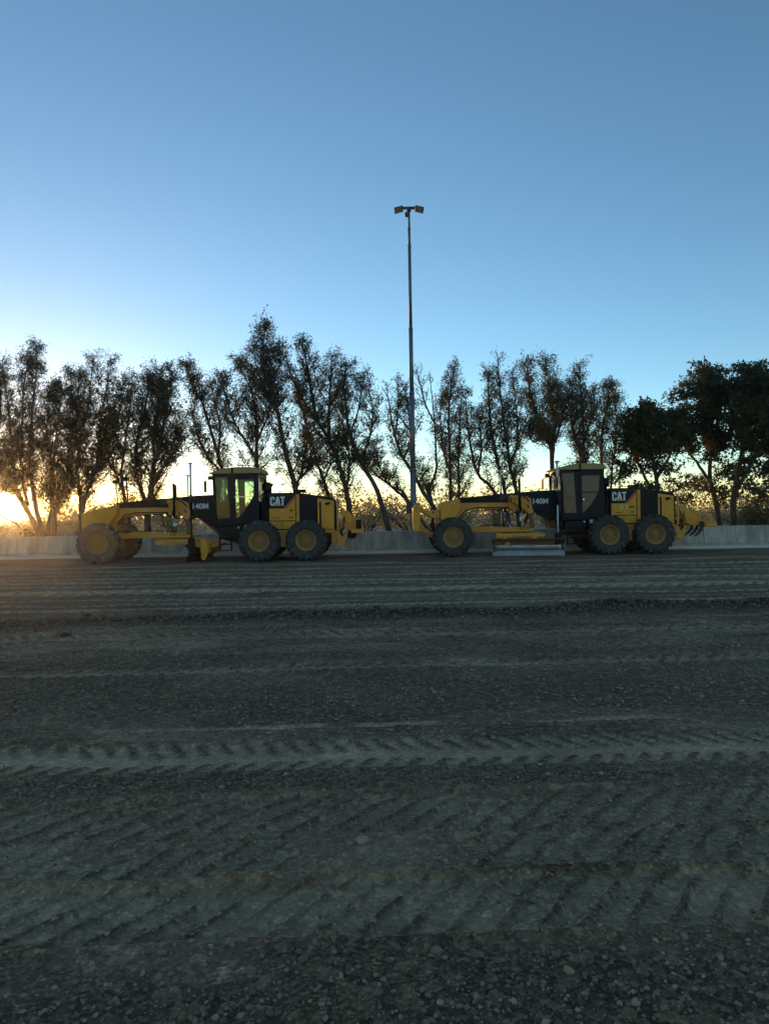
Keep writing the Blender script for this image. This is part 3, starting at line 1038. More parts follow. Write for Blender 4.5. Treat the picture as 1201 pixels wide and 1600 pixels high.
    pe = [(ub - sgn * 0.055, 0.0), (ub - sgn * 0.035, 0.0), (ub + sgn * 0.006, 0.13), (ub - sgn * 0.016, 0.13)]
    MB().loft(blade_rings(L + 0.02, pe, yaw, cx, cy)).done('cutting_edge', M['steel'], bl)
    if not left:
        # yellow-brown upper strip of the mouldboard, darkened by shade put into its colour
        o5 = inner[4:]
        ps = [(sgn * (u - u0 - 0.005), 0.13 + (z - z0) * sc_) for u, z in o5] + [(sgn * (u - u0 - 0.0015), 0.13 + (z - z0) * sc_) for u, z in o5[::-1]]
        MB().loft(blade_rings(L - 0.03, ps, yaw, cx, cy)).done('brown_shaded_top', M['rust'], bl)
        c_, s_ = math.cos(yaw), math.sin(yaw)
        for e in (-1, 1):
            a = e * (L / 2 + 0.004)
            rings = []
            for aa in (a, a + e * 0.02):
                rings.append([(cx + aa * c_ - u * s_, cy + aa * s_ + u * c_, z) for u, z in [(pr[k_][0] - 0.035, pr[k_][1] if k_ < 17 else 0.0) for k_ in range(17, 8, -1)] + [(pr[k_][0] + 0.03, pr[k_][1] if k_ else 0.0) for k_ in range(8, -1, -1)]])
            MB().loft(rings).done('end_bit', M['steel'], bl)
        # arms from the circle to the blade
        b = MB()
        b.box(1.52, 3.15, -0.72, -0.60, 0.60, 0.73, 0.012)
        b.box(1.46, 1.66, -0.86, -0.66, 0.58, 0.76, 0.03)
        b.bar((1.7, -0.7, 0.60), (1.9, -0.80, 0.36), 0.14, 0.16).bar((2.7, -0.7, 0.62), (2.95, -0.74, 0.36), 0.14, 0.18)
        b.done('blade_yoke', YL, g)
        MB().bar((1.4, -0.74, 0.52), (3.5, -0.80, 0.46), 0.07, 0.10).done('slide_rail', M['dark_steel'], g)
    else:
        # back of the blade: ribbed yellow bracket and side-shift cylinder
        MB().prism([(3.30, 0.10), (3.42, 0.06), (3.50, 0.22), (3.54, 0.42), (3.50, 0.64), (3.40, 0.76), (3.28, 0.74)], -1.05, -0.98, 0.012).done('blade_bracket', YL, g)
        MB().prism([(3.18, 0.30), (3.34, 0.20), (3.50, 0.30), (3.50, 0.62), (3.34, 0.74), (3.18, 0.66)], -0.70, 0.75, 0.012).done('blade_back_beam', YD, g)
        MB().box(1.72, 2.95, -0.74, -0.62, 0.57, 0.69, 0.012).bar((2.85, -0.68, 0.64), (3.3, -0.68, 0.50), 0.10, 0.16).done('blade_arm', YD, g)
        MB().bar((2.85, 0.68, 0.64), (3.3, 0.68, 0.50), 0.10, 0.16).done('blade_arm', YD, g)
        cylinder_part('side_shift_cylinder', g, (3.50, -0.60, 0.48), (3.95, -0.35, 0.56), 0.07, 0.7, 'yellow_dusty')
        MB().bar((3.4, -0.6, 0.66), (3.80, -0.30, 0.58), 0.10, 0.12).done('side_shift_bracket', YD, g)
    # blade lift saddle, arms, cylinders
    b = MB()
    b.box(2.02, 2.62, -0.26, 0.26, 1.50, 2.02, 0.02)
    for s in (-1, 1):
        b.prism([(2.10, 2.02), (2.45, 2.06), (2.75, 1.92), (2.80, 1.60), (2.62, 1.42), (2.45, 1.62), (2.10, 1.80)], s * 0.34 - 0.05, s * 0.34 + 0.05, 0.01)
        b.cyl((2.30, s * 0.26, 1.80), (2.30, s * 0.60, 1.80), 0.10)
        b.cyl((2.70, s * 0.28, 1.50), (2.70, s * 0.50, 1.50), 0.11)
        b.box(2.05, 2.40, s * 0.40 - 0.06, s * 0.40 + 0.06, 1.92, 2.05, 0.02)
    b.done('lift_saddle', YD, g)
    hose([(2.05, -0.42, 1.95), (2.2, -0.46, 2.08), (2.5, -0.44, 2.02), (2.75, -0.36, 1.75)], 0.02)
    hose([(2.0, -0.36, 1.6), (2.15, -0.42, 1.45), (2.5, -0.42, 1.42), (2.85, -0.36, 1.42), (3.1, -0.30, 1.50)], 0.02)
    hose([(2.62, -0.45, 1.70), (2.80, -0.42, 1.38), (3.05, -0.33, 1.36)], 0.018)
    hose([(2.30, -0.62, 1.7), (2.18, -0.66, 1.4), (2.25, -0.66, 1.1), (2.33, -0.66, 0.95)], 0.016)
    hose([(2.66, -0.42, 1.45), (2.52, -0.50, 1.2), (2.60, -0.48, 1.0)], 0.016)
    for s in (-1, 1):
        x0 = 2.02 if s > 0 else 2.32
        c = cylinder_part('blade_lift_cylinder', g, (x0, s * 0.60, 2.58), (x0 + 0.02, s * 0.66, 0.86), 0.042, 0.62, 'black')
    cylinder_part('circle_shift_cylinder', g, (2.72, -0.36, 1.50), (2.62, 0.45, 0.90), 0.06, 0.6, 'rust')
    cylinder_part('tilt_cylinder', g, (1.75, -0.16, 1.58), (2.05, -0.58, 0.86), 0.035, 0.5, 'rust')
    MB().bar((2.70, -0.40, 1.48), (2.78, -0.42, 0.90), 0.09, 0.16).done('lift_link', M['rust'], g)
    # levelling masts standing on the blade ends
    if left:
        masts = ((3.05, -1.22, 0.62, 3.16), (2.20, 1.55, 0.62, 2.92))
    else:
        masts = ((3.50, -1.06, 0.58, 3.06), (1.95, 0.95, 0.62, 2.92))
    for i, (x, y, zb, zt) in enumerate(masts):
        m = MB().cyl((x, y, zb + 1.55), (x, y, zt), 0.036 if i == 0 else 0.028, seg=10).done('levelling_mast', M['mast_white'], g)
        MB().cyl((x, y, zb + 1.10), (x, y, zb + 1.55), 0.050, seg=10).done('mast_sleeve', NV, m)
        lw = MB().cyl((x, y, zb + 0.16), (x, y, zb + 1.10), 0.024, seg=8).done('mast_tube', M['mast_white'] if not left else BK, m)
        MB().box(x - 0.10, x + 0.10, y - 0.08, y + 0.08, zb - 0.22, zb + 0.17, 0.012).done('mast_foot', BK, m)
        MB().cyl((x, y, zt), (x, y, zt + 0.05), 0.07, 0.06, seg=12).done('mast_head', M['mast_white'], m)
        if i == 0 and not left:
            MB().box(x - 0.07, x + 0.09, y - 0.04, y + 0.04, zt + 0.052, zt + 0.085, 0.01).done('mast_cap', BK, m)
    # cab
    yc = 0.78
    b = MB()
    b.box(3.70, 5.14, -yc + 0.02, yc - 0.02, 1.16, 1.24, 0.01)
    for s in (-1, 1):
        y0, y1 = s * yc - 0.035, s * yc + 0.035
        b.prism([(3.70, 1.22), (3.76, 1.22), (3.72, 2.86), (3.64, 2.86)], y0, y1)
        b.prism([(4.22, 1.22), (4.40, 1.22), (4.38, 2.80), (4.13, 2.80)], y0 - s * 0.004, y1 + s * 0.004)
        b.prism([(3.72, 2.74), (4.13, 2.76), (4.13, 2.86), (3.72, 2.86)], y0, y1)
        b.prism([(4.381, 2.66), (4.98, 2.66), (5.12, 2.86), (4.381, 2.86)], y0, y1)
        b.prism([(3.76, 1.24), (4.22, 1.24), (4.22, 1.40), (3.76, 1.40)], y0, y1)
        b.prism([(4.38, 1.24), (5.14, 1.24), (5.14, 2.86), (5.00, 2.66), (4.97, 2.12), (4.68, 1.64), (4.46, 1.42), (4.38, 1.42)], y0, y1)
    b.box(3.66, 3.72, -0.745, 0.745, 2.74, 2.86, 0)
    b.box(3.70, 3.78, -0.745, 0.745, 1.24, 1.42, 0)
    b.box(5.06, 5.14, -0.745, 0.745, 1.24, 1.75, 0)
    b.box(5.06, 5.14, -0.745, 0.745, 2.72, 2.86, 0)
    cab = b.done('cab', NV, g)
    GL = M['glass_clear'] if left else M['glass_dusty_reflect']
    for s in (-1, 1):
        y0 = s * yc
        polymesh('side_window', [(3.755, 1.40), (4.28, 1.40), (4.23, 2.76), (3.72, 2.745)], y0 + 0.004, 0.008, GL, cab)
        polymesh('door_window', [(4.38, 1.42), (4.46, 1.42), (4.68, 1.64), (4.99, 2.12), (5.01, 2.72), (4.36, 2.72)], y0 + 0.004, 0.008, GL, cab)
    MB().box(3.70, 3.71, -0.745, 0.745, 1.42, 2.74, 0).done('windscreen', GL, cab)
    MB().box(5.09, 5.10, -0.745, 0.745, 1.75, 2.72, 0).done('rear_window', GL, cab)
    rings = []
    for x, hw, z0, z1 in ((3.52, 0.80, 2.866, 2.885), (3.60, 0.86, 2.862, 2.92), (3.95, 0.88, 2.862, 3.02), (4.35, 0.88, 2.862, 3.075), (4.9, 0.88, 2.862, 3.07), (5.16, 0.86, 2.862, 3.03), (5.22, 0.82, 2.866, 2.96)):
        rings.append([(x, -hw, z0), (x, -hw, z0 + 0.6 * (z1 - z0)), (x, -hw + 0.16, z1), (x, hw - 0.16, z1), (x, hw, z0 + 0.6 * (z1 - z0)), (x, hw, z0)])
    rf = MB().loft(rings).done('cab_roof', M['roof'], cab)
    MB().box(4.28, 4.34, -0.90, -0.884, 2.87, 3.06, 0).done('roof_strap', BK, cab)
    b = MB().tube([(3.60, -0.92, 2.98), (3.95, -0.94, 3.08), (4.3, -0.92, 3.10), (4.8, -0.90, 3.12), (5.25, -0.84, 3.08), (5.45, -0.80, 2.98)], 0.012)
    b.tube([(3.60, -0.92, 2.98), (3.60, -0.86, 2.88)], 0.012)
    b.done('roof_rail', BK, cab)
    for s in (-1, 1):
        m = MB().tube([(3.68, s * 0.80, 2.70), (3.52, s * 1.0, 2.66), (3.48, s * 1.06, 2.60)], 0.014).done('mirror_arm', BK, cab)
        MB().box(3.45, 3.50, s * 1.06 - 0.09, s * 1.06 + 0.09, 2.25, 2.62, 0.015).done('mirror', BK, cab)
    for s in (-1, 1): MB().box(3.46, 3.60, s * 0.56 - 0.10, s * 0.56 + 0.10, 2.68, 2.80, 0.02).done('work_lamp', BK, cab)
    MB().cyl((4.43, -0.82, 1.85), (4.43, -0.85, 1.85), 0.03).done('door_handle', M['chrome'], cab)
    MB().box(4.35, 4.97, -0.825, -0.815, 2.08, 2.11, 0).done('door_bar', M['chrome'] if left else NV, cab)
    # operator seat, steering console
    b = MB()
    b.box(4.52, 5.0, -0.26, 0.26, 1.50, 1.66, 0.04)
    b.prism([(4.92, 1.62), (5.04, 1.62), (5.06, 2.42), (4.98, 2.45)], -0.25, 0.25, 0.03)
    b.box(4.62, 4.92, -0.18, 0.18, 1.24, 1.50, 0.02)
    for s in (-1, 1): b.box(4.5, 4.9, s * 0.32 - 0.06, s * 0.32 + 0.06, 1.70, 1.80, 0.02)
    b.done('operator_seat', M['seat'], cab)
    b = MB()
    b.prism([(3.86, 1.24), (4.06, 1.24), (4.02, 1.95), (3.92, 2.02)], -0.16, 0.16, 0.02)
    b.cyl((3.96, 0, 2.0), (4.06, 0, 2.06), 0.19, 0.19, 18)
    b.box(3.80, 3.98, -0.62, -0.30, 1.24, 1.95, 0.03)
    b.done('steering_console', M['seat'], cab)
    # body below the cab: step, tank, lamps
    b = MB()
    b.box(3.82, 4.55, -0.74, 0.74, 0.72, 1.15, 0.02)
    b.box(4.56, 5.35, -0.72, 0.72, 0.80, 1.15, 0.02)
    b.prism([(3.62, 1.15), (3.82, 1.15), (3.82, 0.80)], -0.6, 0.6)
    b.done('lower_cab_body', NV, g)
    for k, (x, r) in enumerate(((4.46, 0.036), (4.72, 0.085))):
        MB().cyl((x, -0.741, 1.10), (x, -0.785, 1.10), r, r * 0.85, 18).done('round_cap', M['lens'], g)
    st = MB()
    for x in (3.86, 4.24): st.box(x - 0.02, x + 0.02, -0.86, -0.80, 0.34, 0.80, 0.004)
    st.box(3.84, 4.26, -0.80, -0.745, 0.74, 0.80, 0.004)
    st = st.done('step_ladder', BK, g)
    for z in (0.36, 0.56): MB().box(3.88, 4.22, -0.88, -0.72, z - 0.015, z + 0.015, 0.004).done('step', BK, st)
    MB().tube([(3.78, -0.82, 1.22), (3.74, -0.86, 1.6), (3.74, -0.84, 2.3), (3.72, -0.82, 2.5)], 0.016).done('grab_rail', BK, g)
    # engine hood
    hw = 0.54
    hood = MB().prism([(5.40, 1.0), (5.40, 2.19), (5.48, 2.22), (6.30, 2.22), (6.75, 2.16), (7.50, 2.03), (7.62, 1.94), (7.64, 1.70), (7.62, 0.96)], -hw, hw, 0.02).done('engine_hood', NV, g)
    MB().box(7.641, 7.66, -0.46, 0.46, 1.02, 1.80, 0.004).done('radiator_grille', BK, hood)
    for s in (-1, 1):
        def pan(name, poly, th, mat, base=0.0, bev=0.0):
            ya = s * (hw + base + 0.002)
            return MB().prism(poly, ya, s * (hw + base + 0.002 + th), bev).done(name, mat, hood)
        pan('side_panel', [(5.44, 1.30), (6.30, 1.30), (6.30, 2.14), (5.44, 2.14)], 0.022, YL, 0, 0.006)
        pan('lower_panel', [(5.44, 1.02), (5.86, 1.02), (5.86, 1.275), (5.44, 1.275)], 0.020, YL, 0, 0.006)
        pan('lower_panel', [(5.875, 1.02), (6.30, 1.02), (6.30, 1.275), (5.875, 1.275)], 0.020, YL, 0, 0.006)
        pan('pillar', [(6.325, 0.98), (6.43, 0.98), (6.43, 2.15), (6.325, 2.16)], 0.03, YL, 0, 0.006)
        pan('rear_panel', [(7.03, 1.0), (7.57, 1.0), (7.57, 1.93), (7.03, 2.02)], 0.026, YL, 0, 0.008)
        pan('skirt', [(5.40, 0.90), (7.60, 0.86), (7.60, 0.985), (5.40, 0.985)], 0.05, YD, -0.05, 0.006)
        pan('panel_slot', [(7.09, 1.13), (7.13, 1.10), (7.15, 1.13), (7.15, 1.88), (7.12, 1.91), (7.09, 1.88)], 0.004, BK, 0.026)
        pan('panel_handle', [(7.28, 1.80), (7.34, 1.78), (7.45, 1.82), (7.45, 1.88), (7.33, 1.88), (7.28, 1.85)], 0.018, BK, 0.026)
        # open engine bay with louvre slats and pipes
        for k in range(9):
            z = 1.10 + k * 0.105
            pan('louvre_slat', [(6.445, z), (7.02, z), (7.02, z + 0.03), (6.445, z + 0.03)], 0.010, BK)
        pan('engine_part', [(6.50, 1.06), (6.98, 1.06), (6.98, 1.28), (6.5, 1.22)], 0.016, M['dark_steel'], 0.0, 0.01)
        ya = s * (hw + 0.026)
        MB().prism([(5.44, 2.138), (6.298, 2.138), (5.90, 1.70), (5.44, 1.70)], ya, ya + s * 0.003).done('badge_panel', NV, hood)
        MB().prism([(6.299, 2.136), (6.299, 2.03), (6.01, 1.70), (5.905, 1.70)], ya, ya + s * 0.003).done('red_stripe', M['red'], hood)
        yl = ya + s * 0.0045
        for nm, pts, x0, z0, k, mt, ex in (('lettering', CAT_C, 0.0, 0, 1, M['white'], 0), ('lettering', CAT_A, 0.152, 0, 1, M['white'], 0), ('lettering', CAT_T, 0.335, 0, 1, M['white'], 0),
                                           ('triangle', [(-0.005, 0.0), (0.20, 0.0), (0.0975, 0.13)], 0.152, -0.003, 1, M['cat_yellow'], 0.003)):
            if s < 0:
                q = [(5.475 + x0 + x, 1.79 + z0 + z) for x, z in pts]
            else:
                q = [(5.965 - x0 - x, 1.79 + z0 + z) for x, z in pts]
            MB().prism(q, yl + s * ex, yl + s * (0.004 + ex)).done(nm, mt, hood)
        if not left and s < 0:
            pan('sticker', [(5.74, 1.52), (6.02, 1.52), (6.02, 1.62), (5.74, 1.62)], 0.002, M['sticker'], 0.026)
            pan('dark_decal', [(5.85, 1.555), (5.93, 1.555), (5.93, 1.59), (5.85, 1.59)], 0.002, BK, 0.029)
            pan('dark_decal', [(6.05, 1.54), (6.21, 1.56), (6.21, 1.60), (6.05, 1.60)], 0.002, M['dark_steel'], 0.026)
        else:
            pan('dark_decal', [(6.12, 1.60), (6.20, 1.60), (6.20, 1.67), (6.12, 1.64)], 0.002, BK, 0.026)
        pan('dark_decal', [(5.55, 1.385), (5.78, 1.385), (5.78, 1.405), (5.55, 1.405)], 0.002, M['dark_steel'], 0.026)
        pan('dark_decal', [(6.10, 1.38), (6.21, 1.38), (6.21, 1.415), (6.10, 1.415)], 0.002, M['dark_steel'], 0.026)
    b = MB().box(5.75, 6.55, -0.40, -0.38, 2.26, 2.28, 0.002)
    for x in (5.78, 6.15, 6.5): b.box(x - 0.012, x + 0.012, -0.40, -0.38, 2.21, 2.262, 0)
    b.box(6.2, 6.6, 0.0, 0.02, 2.22, 2.34, 0.004)
    b.done('hood_rail', BK, hood)
    # pre-cleaner and exhaust stack behind the cab
    MB().cyl((5.32, -0.30, 1.9), (5.32, -0.30, 2.28), 0.07).cyl((5.32, -0.30, 2.28), (5.32, -0.30, 2.52), 0.15, 0.15, 18).cyl((5.32, -0.30, 2.52), (5.32, -0.30, 2.58), 0.15, 0.09, 18).done('air_cleaner', BK, g)
    MB().cyl((5.34, 0.30, 1.9), (5.34, 0.30, 2.44), 0.06).cyl((5.34, 0.30, 2.44), (5.42, 0.30, 2.56), 0.055).done('exhaust_pipe', M['dark_steel'], g)
    MB().box(5.16, 5.39, -0.5, 0.5, 0.92, 1.95, 0.02).done('rear_bulkhead', BK, g)
    # tandem drive cases and rear axle
    for s in (-1, 1):
        MB().prism([(4.95, 0.52), (5.2, 0.44), (6.7, 0.44), (6.95, 0.52), (6.95, 0.78), (6.6, 0.88), (5.3, 0.88), (4.95, 0.78)], s * 0.70 - 0.11, s * 0.70 + 0.11, 0.015).done('tandem_case', YD, g)
    MB().cyl((5.95, -0.62, 0.66), (5.95, 0.62, 0.66), 0.17).cyl((6.70, -0.82, 0.655), (6.70, 0.82, 0.655), 0.08).cyl((5.19, -0.82, 0.655), (5.19, 0.82, 0.655), 0.08).done('rear_axle', YD, g)
    # ripper at the rear
    tl = 0.32 if left else 0.0
    MB().box(7.46, 7.64, -0.52, 0.52, 0.52, 0.95, 0.02).done('rear_bumper', YD, g)
    MB().box(7.655, 7.72, -0.60, -0.54, 0.95, 2.0, 0.01).done('rear_post', YD, g)
    for s in (-1, 1):
        y = s * 0.48
        MB().prism([(7.62, 0.92), (7.70, 0.96), (7.82, 0.70), (7.98, 0.95), (8.06, 0.90), (7.94, 0.60), (7.86, 0.42), (7.72, 0.42), (7.66, 0.52)], y - 0.04, y + 0.04, 0.01).done('ripper_link', YD, g)
        MB().prism([(7.88, 1.60), (7.98, 1.58), (8.18, 1.36), (8.48 - tl, 1.30), (8.52 - tl, 1.08), (8.72 - tl, 1.04), (8.74 - tl, 0.90), (8.20, 0.90), (8.02, 0.98), (7.95, 1.25)], y - 0.05, y + 0.05, 0.01).done('ripper_arm', YL, g)
        cylinder_part('ripper_cylinder', g, (7.70, s * 0.34, 0.88), (7.96, s * 0.34, 1.52), 0.055, 0.55, 'yellow_dusty')
        MB().cyl((7.86, y - 0.06, 1.50), (7.86, y + 0.06, 1.50), 0.11).done('ripper_pivot', YD, g)
        MB().prism([(8.55 - tl, 1.36), (8.76 - tl, 1.28), (8.80 - tl, 0.96), (8.70 - tl, 0.96), (8.68 - tl, 1.18), (8.52 - tl, 1.26)], s * 0.75 - 0.04, s * 0.75 + 0.04, 0.008).done('ripper_guard', YD, g)
    MB().box(8.46 - tl, 8.84 - tl, -0.98, 0.98, 0.86, 1.0, 0.02).done('ripper_beam', YD, g)
    MB().box(7.95, 8.15, -0.48, 0.48, 0.98, 1.30, 0.02).done('ripper_cross_tube', YD, g)
    if not left:
        for k in range(5):
            y = -0.8 + 0.4 * k
            MB().prism([(8.34, 1.06), (8.46 - tl, 1.06), (8.44, 0.78), (8.32, 0.64), (8.18, 0.54), (8.14, 0.57), (8.30, 0.72), (8.34, 0.84)], y - 0.035, y + 0.035, 0.006).done('ripper_tine', M['dark_steel'], g)
    else:
        MB().cyl((8.14, -0.55, 0.80), (8.14, 0.55, 0.80), 0.14, 0.14, 18).done('rear_roller', BK, g)
        MB().box(8.62 - tl, 8.80 - tl, -0.985, -0.975, 1.0, 1.30, 0.004).done('tail_plate', BK, g)
    for y in (-0.45, 0.45):
        MB().box(7.645, 7.70, y - 0.08, y + 0.08, 1.84, 1.93, 0.01).done('tail_lamp', M['red'], g)
    return g


make_grader(at(151, 852, 22.75).x, 23.95, 'dusty yellow motor grader on the left, blade set straight across and muddy front wheels', 'left')
make_grader(at(708, 842, 23.5).x, 24.72, 'yellow motor grader on the right with a push plate and its steel blade side-on', 'right')

# ------------------------------------------------------------------ lighting mast
PY = 29.0
pb = at(646.5, 835, PY)
mast = empty('floodlight_pole', (pb.x, PY, 0))
tag(mast, 'tall thin grey pole with floodlights on top, rising behind the wall', 'light pole')
pz = lambda py: CAM_H + (800 - py) / F_PX * PY
secs = [(-0.1, pz(735), 0.126), (pz(735), pz(615), 0.106), (pz(615), pz(515), 0.086), (pz(515), pz(385), 0.068), (pz(385), pz(358), 0.056), (pz(358), pz(329), 0.047)]
for i, (z0, z1, r) in enumerate(secs):
    MB().cyl((0, 0, z0), (0, 0, z1), r, r * 0.95, 16).done('pole_section', M['galv'], mast)
    if i: MB().cyl((0, 0, z0 - 0.05), (0, 0, z0 + 0.05), r * 1.32, r * 1.32, 16).done('pole_collar', M['galv'], mast)
zt = pz(329)
MB().box(-0.40, 0.40, -0.05, 0.05, zt + 0.04, zt + 0.13, 0.01).cyl((0, 0, zt - 0.05), (0, 0, zt + 0.05), 0.09).done('crossarm', M['lampbody'], mast)
for s in (-1, 1):
    rot = Matrix.Rotation(R(15) * s, 3, 'Y') @ Matrix.Rotation(R(-16), 3, 'X')
    c = Vector((s * 0.42, -0.10, zt - 0.02))
    f = MB().box(c.x - 0.18, c.x + 0.18, c.y - 0.18, c.y + 0.18, c.z - 0.022, c.z + 0.022, 0.010, rot).done('floodlight', M['lampbody'], mast)
    c2 = c + rot @ Vector((0, 0, -0.028))
    MB().box(c2.x - 0.145, c2.x + 0.145, c2.y - 0.145, c2.y + 0.145, c2.z - 0.006, c2.z + 0.006, 0, rot).done('lamp_glass', M['panel'], f)
    MB().bar((s * 0.30, 0, zt + 0.05), (s * 0.42, -0.08, zt + 0.0), 0.05, 0.05).done('lamp_bracket', M['lampbody'], f)
MB().box(-0.17, 0.02, -0.12, 0.08, zt - 0.26, zt - 0.12, 0.01).done('junction_box', M['lampbody'], mast)
MB().box(-0.30, -0.12, -0.16, 0.10, pz(803), pz(783), 0.012).done('control_box', M['lampbody'], mast)


# ------------------------------------------------------------------ trees
def crom(P, n):
    P = [np.array(p, float) for p in P]
    P = [2 * P[0] - P[1]] + P + [2 * P[-1] - P[-2]]
    out = []
    segs = len(P) - 3
    for t in np.linspace(0, segs, n):
        i = min(int(t), segs - 1)
        f = t - i
        a, b_, c, d = P[i:i + 4]
        out.append(0.5 * (2 * b_ + (c - a) * f + (2 * a - 5 * b_ + 4 * c - d) * f * f + (3 * b_ - a - 3 * c + d) * f ** 3))
    return np.array(out)


def tube_np(C, rad, seg):
    """C (n,3), rad (n,) -> verts, quads"""
    n = len(C)
    T = np.gradient(C, axis=0)
    T /= np.linalg.norm(T, axis=1, keepdims=True) + 1e-9
    ref = np.array([0.31, 0.95, 0.05])
    A = np.cross(T, ref)
    A /= np.linalg.norm(A, axis=1, keepdims=True) + 1e-9
    B = np.cross(T, A)
    th = np.arange(seg) * 2 * np.pi / seg
    V = C[:, None] + rad[:, None, None] * (np.cos(th)[None, :, None] * A[:, None] + np.sin(th)[None, :, None] * B[:, None])
    i = np.arange(n * seg).reshape(n, seg)
    j = np.roll(i, -1, axis=1)
    F = np.stack([i[:-1], j[:-1], j[1:], i[1:]], -1).reshape(-1, 4)
    return V.reshape(-1, 3), F


class Tree:
    def __init__(self, name, Y, label, leaf, seed, group='trees behind the wall'):
        self.rg = np.random.default_rng(seed)
        self.Y, self.leaf = Y, leaf
        self.tv, self.tf, self.to = [], [], 0
        self.bv, self.bf, self.bo = [], [], 0
        self.lc, self.la, self.lb, self.lt = [], [], [], []
        self.name, self.label, self.group = name, label, group
        self.base = None

    def add(self, which, V, F):
        if which == 't':
            self.tv.append(V); self.tf.append(F + self.to); self.to += len(V)
        else:
            self.bv.append(V); self.bf.append(F + self.bo); self.bo += len(V)

    def leaves(self, P, d, n, spread, size, tint):
        rg = self.rg
        k = len(P) * n
        C = np.repeat(P, n, 0) + rg.normal(0, spread, (k, 3))
        A = np.repeat(d, n, 0) * 0.7 + rg.normal(0, 0.55, (k, 3)) + np.array([0, 0, -0.15])
        A /= np.linalg.norm(A, axis=1, keepdims=True) + 1e-9
        B = np.cross(A, rg.normal(0, 1, (k, 3)))
        B /= np.linalg.norm(B, axis=1, keepdims=True) + 1e-9
        L = rg.uniform(0.55, 1.25, (k, 1)) * size[0]
        W = rg.uniform(0.6, 1.3, (k, 1)) * size[1]
        self.lc.append(C); self.la.append(A * L * 0.5); self.lb.append(B * W * 0.5)
        self.lt.append(np.clip(np.repeat(tint, n) + rg.normal(0, 0.13, k), 0, 1))

    def stem(self, pts, r0, leaf_from=0.35, dens=1.0, spread=1.0, ydrift=None, bare_top=0.0, up=1.15, size=(0.135, 0.036), nl=5):
        rg = self.rg
        yd = rg.normal(0, 0.9) if ydrift is None else ydrift
        n = len(pts)
        P3 = [at(px, py, self.Y + yd * (i / (n - 1)) ** 1.2) for i, (px, py) in enumerate(pts)]
        if self.base is None:
            self.base = np.array((P3[0].x, P3[0].y, 0.0))
        C = crom(P3, 26)
        C[1:-1] += rg.normal(0, 0.010, (24, 3))
        L = np.linalg.norm(np.diff(C, axis=0), axis=1).sum()
        tt = np.linspace(0, 1, 26)
        rad = 0.80 * r0 * (1 - tt) ** 0.85 + 0.010
        self.add('t', *tube_np(C, rad, 7))
        self.side(C, rad, L, leaf_from, dens, spread, bare_top, up, size, nl)

    def side(self, C, rad, L, leaf_from, dens, spread, bare_top, up, size, nl):
        rg = self.rg
        nb = int(L * 8.6 * dens)
        for t in np.sort(rg.uniform(leaf_from, 0.99, nb)):
            i = t * (len(C) - 1)
            k = min(int(i), len(C) - 2)
            p = C[k] + (C[k + 1] - C[k]) * (i - k)
            tdir = C[k + 1] - C[k]
            tdir = tdir / (np.linalg.norm(tdir) + 1e-9)
            a = rg.uniform(0, 2 * np.pi)
            out = np.array([np.cos(a), np.sin(a), 0])
            upk = up * rg.uniform(0.6, 1.3)
            d = out + (np.array([0, 0, 1]) * 0.5 + tdir * 0.5) * upk
            d /= np.linalg.norm(d)
            prof = (1 - ((t - leaf_from) / (1 - leaf_from)) ** 1.3) * 0.85 + 0.26
            bl = spread * prof * rg.uniform(0.25, 1.45)
            m = 5
            s = np.linspace(0, 1, m)[:, None]
            Q = p + d * bl * s + np.array([0, 0, 1]) * (bl * 0.22 * s ** 2) + rg.normal(0, 0.02, (m, 3)) * s
            br = min(rad[k] * 0.5, 0.010 + 0.012 * bl)
            self.add('b', *tube_np(Q, br * (1 - 0.75 * s[:, 0]) + 0.003, 4))
            bare = t > 1 - bare_top
            # twigs
            nt = int(2 + bl * 5.0)
            tints = rg.beta(1.5, 2.2)
            for _ in range(nt):
                f = rg.uniform(0.25, 1.0)
                q = p + d * bl * f + np.array([0, 0, 1]) * (bl * 0.22 * f ** 2)
                e = d * 0.6 + rg.normal(0, 0.6, 3) + np.array([0, 0, 0.25])
                e /= np.linalg.norm(e)
                tl = rg.uniform(0.18, 0.42) * (0.6 + 0.5 * spread)
                s3 = np.linspace(0, 1, 3)[:, None]
                W = q + e * tl * s3 + np.array([0, 0, -0.10]) * tl * s3 ** 2
                self.add('b', *tube_np(W, np.array([0.006, 0.005, 0.003]), 3))
                if bare and rg.random() < 0.85: continue
                pp = q + e * tl * rg.uniform(0.3, 1.1, (3, 1))
                self.leaves(pp, np.repeat(e[None], 3, 0), nl, 0.085, size, np.full(3, tints))

    def clump(self, px, py, r, n, ydrift=0.0, size=(0.17, 0.07), tint=None, flat=0.75):
        """a leafy clump on a limb: leaf points in a lumpy shell"""
        rg = self.rg
        c = np.array(at(px, py, self.Y + ydrift))
        R_ = r / F_PX * self.Y
        t = rg.beta(1.3, 2.6) if tint is None else tint
        m = 11
        sub = rg.normal(0, 1, (m, 3))
        sub /= np.linalg.norm(sub, axis=1, keepdims=True)
        sub *= R_ * rg.uniform(0.45, 1.15, (m, 1)) * np.array([1.15, 1.0, flat])
        for q in sub:
            self.add('b', *tube_np(np.array([c - np.array([0, 0, 0.3 * R_]), c + q * 0.55, c + q]), np.array([0.022, 0.013, 0.006]), 4))
            k = max(3, int(n * 0.58 / m / 4))
            rr = R_ * rg.uniform(0.26, 0.46)
            v = rg.normal(0, 0.62, (k, 3)) * rr * np.array([1.25, 1.0, 0.6])
            self.leaves(c + q + v, v / (rr + 1e-9) + q / (R_ + 1e-9) * 0.6, 4, 0.07, size, np.clip(np.full(k, t) + rg.normal(0, 0.12), 0, 1))

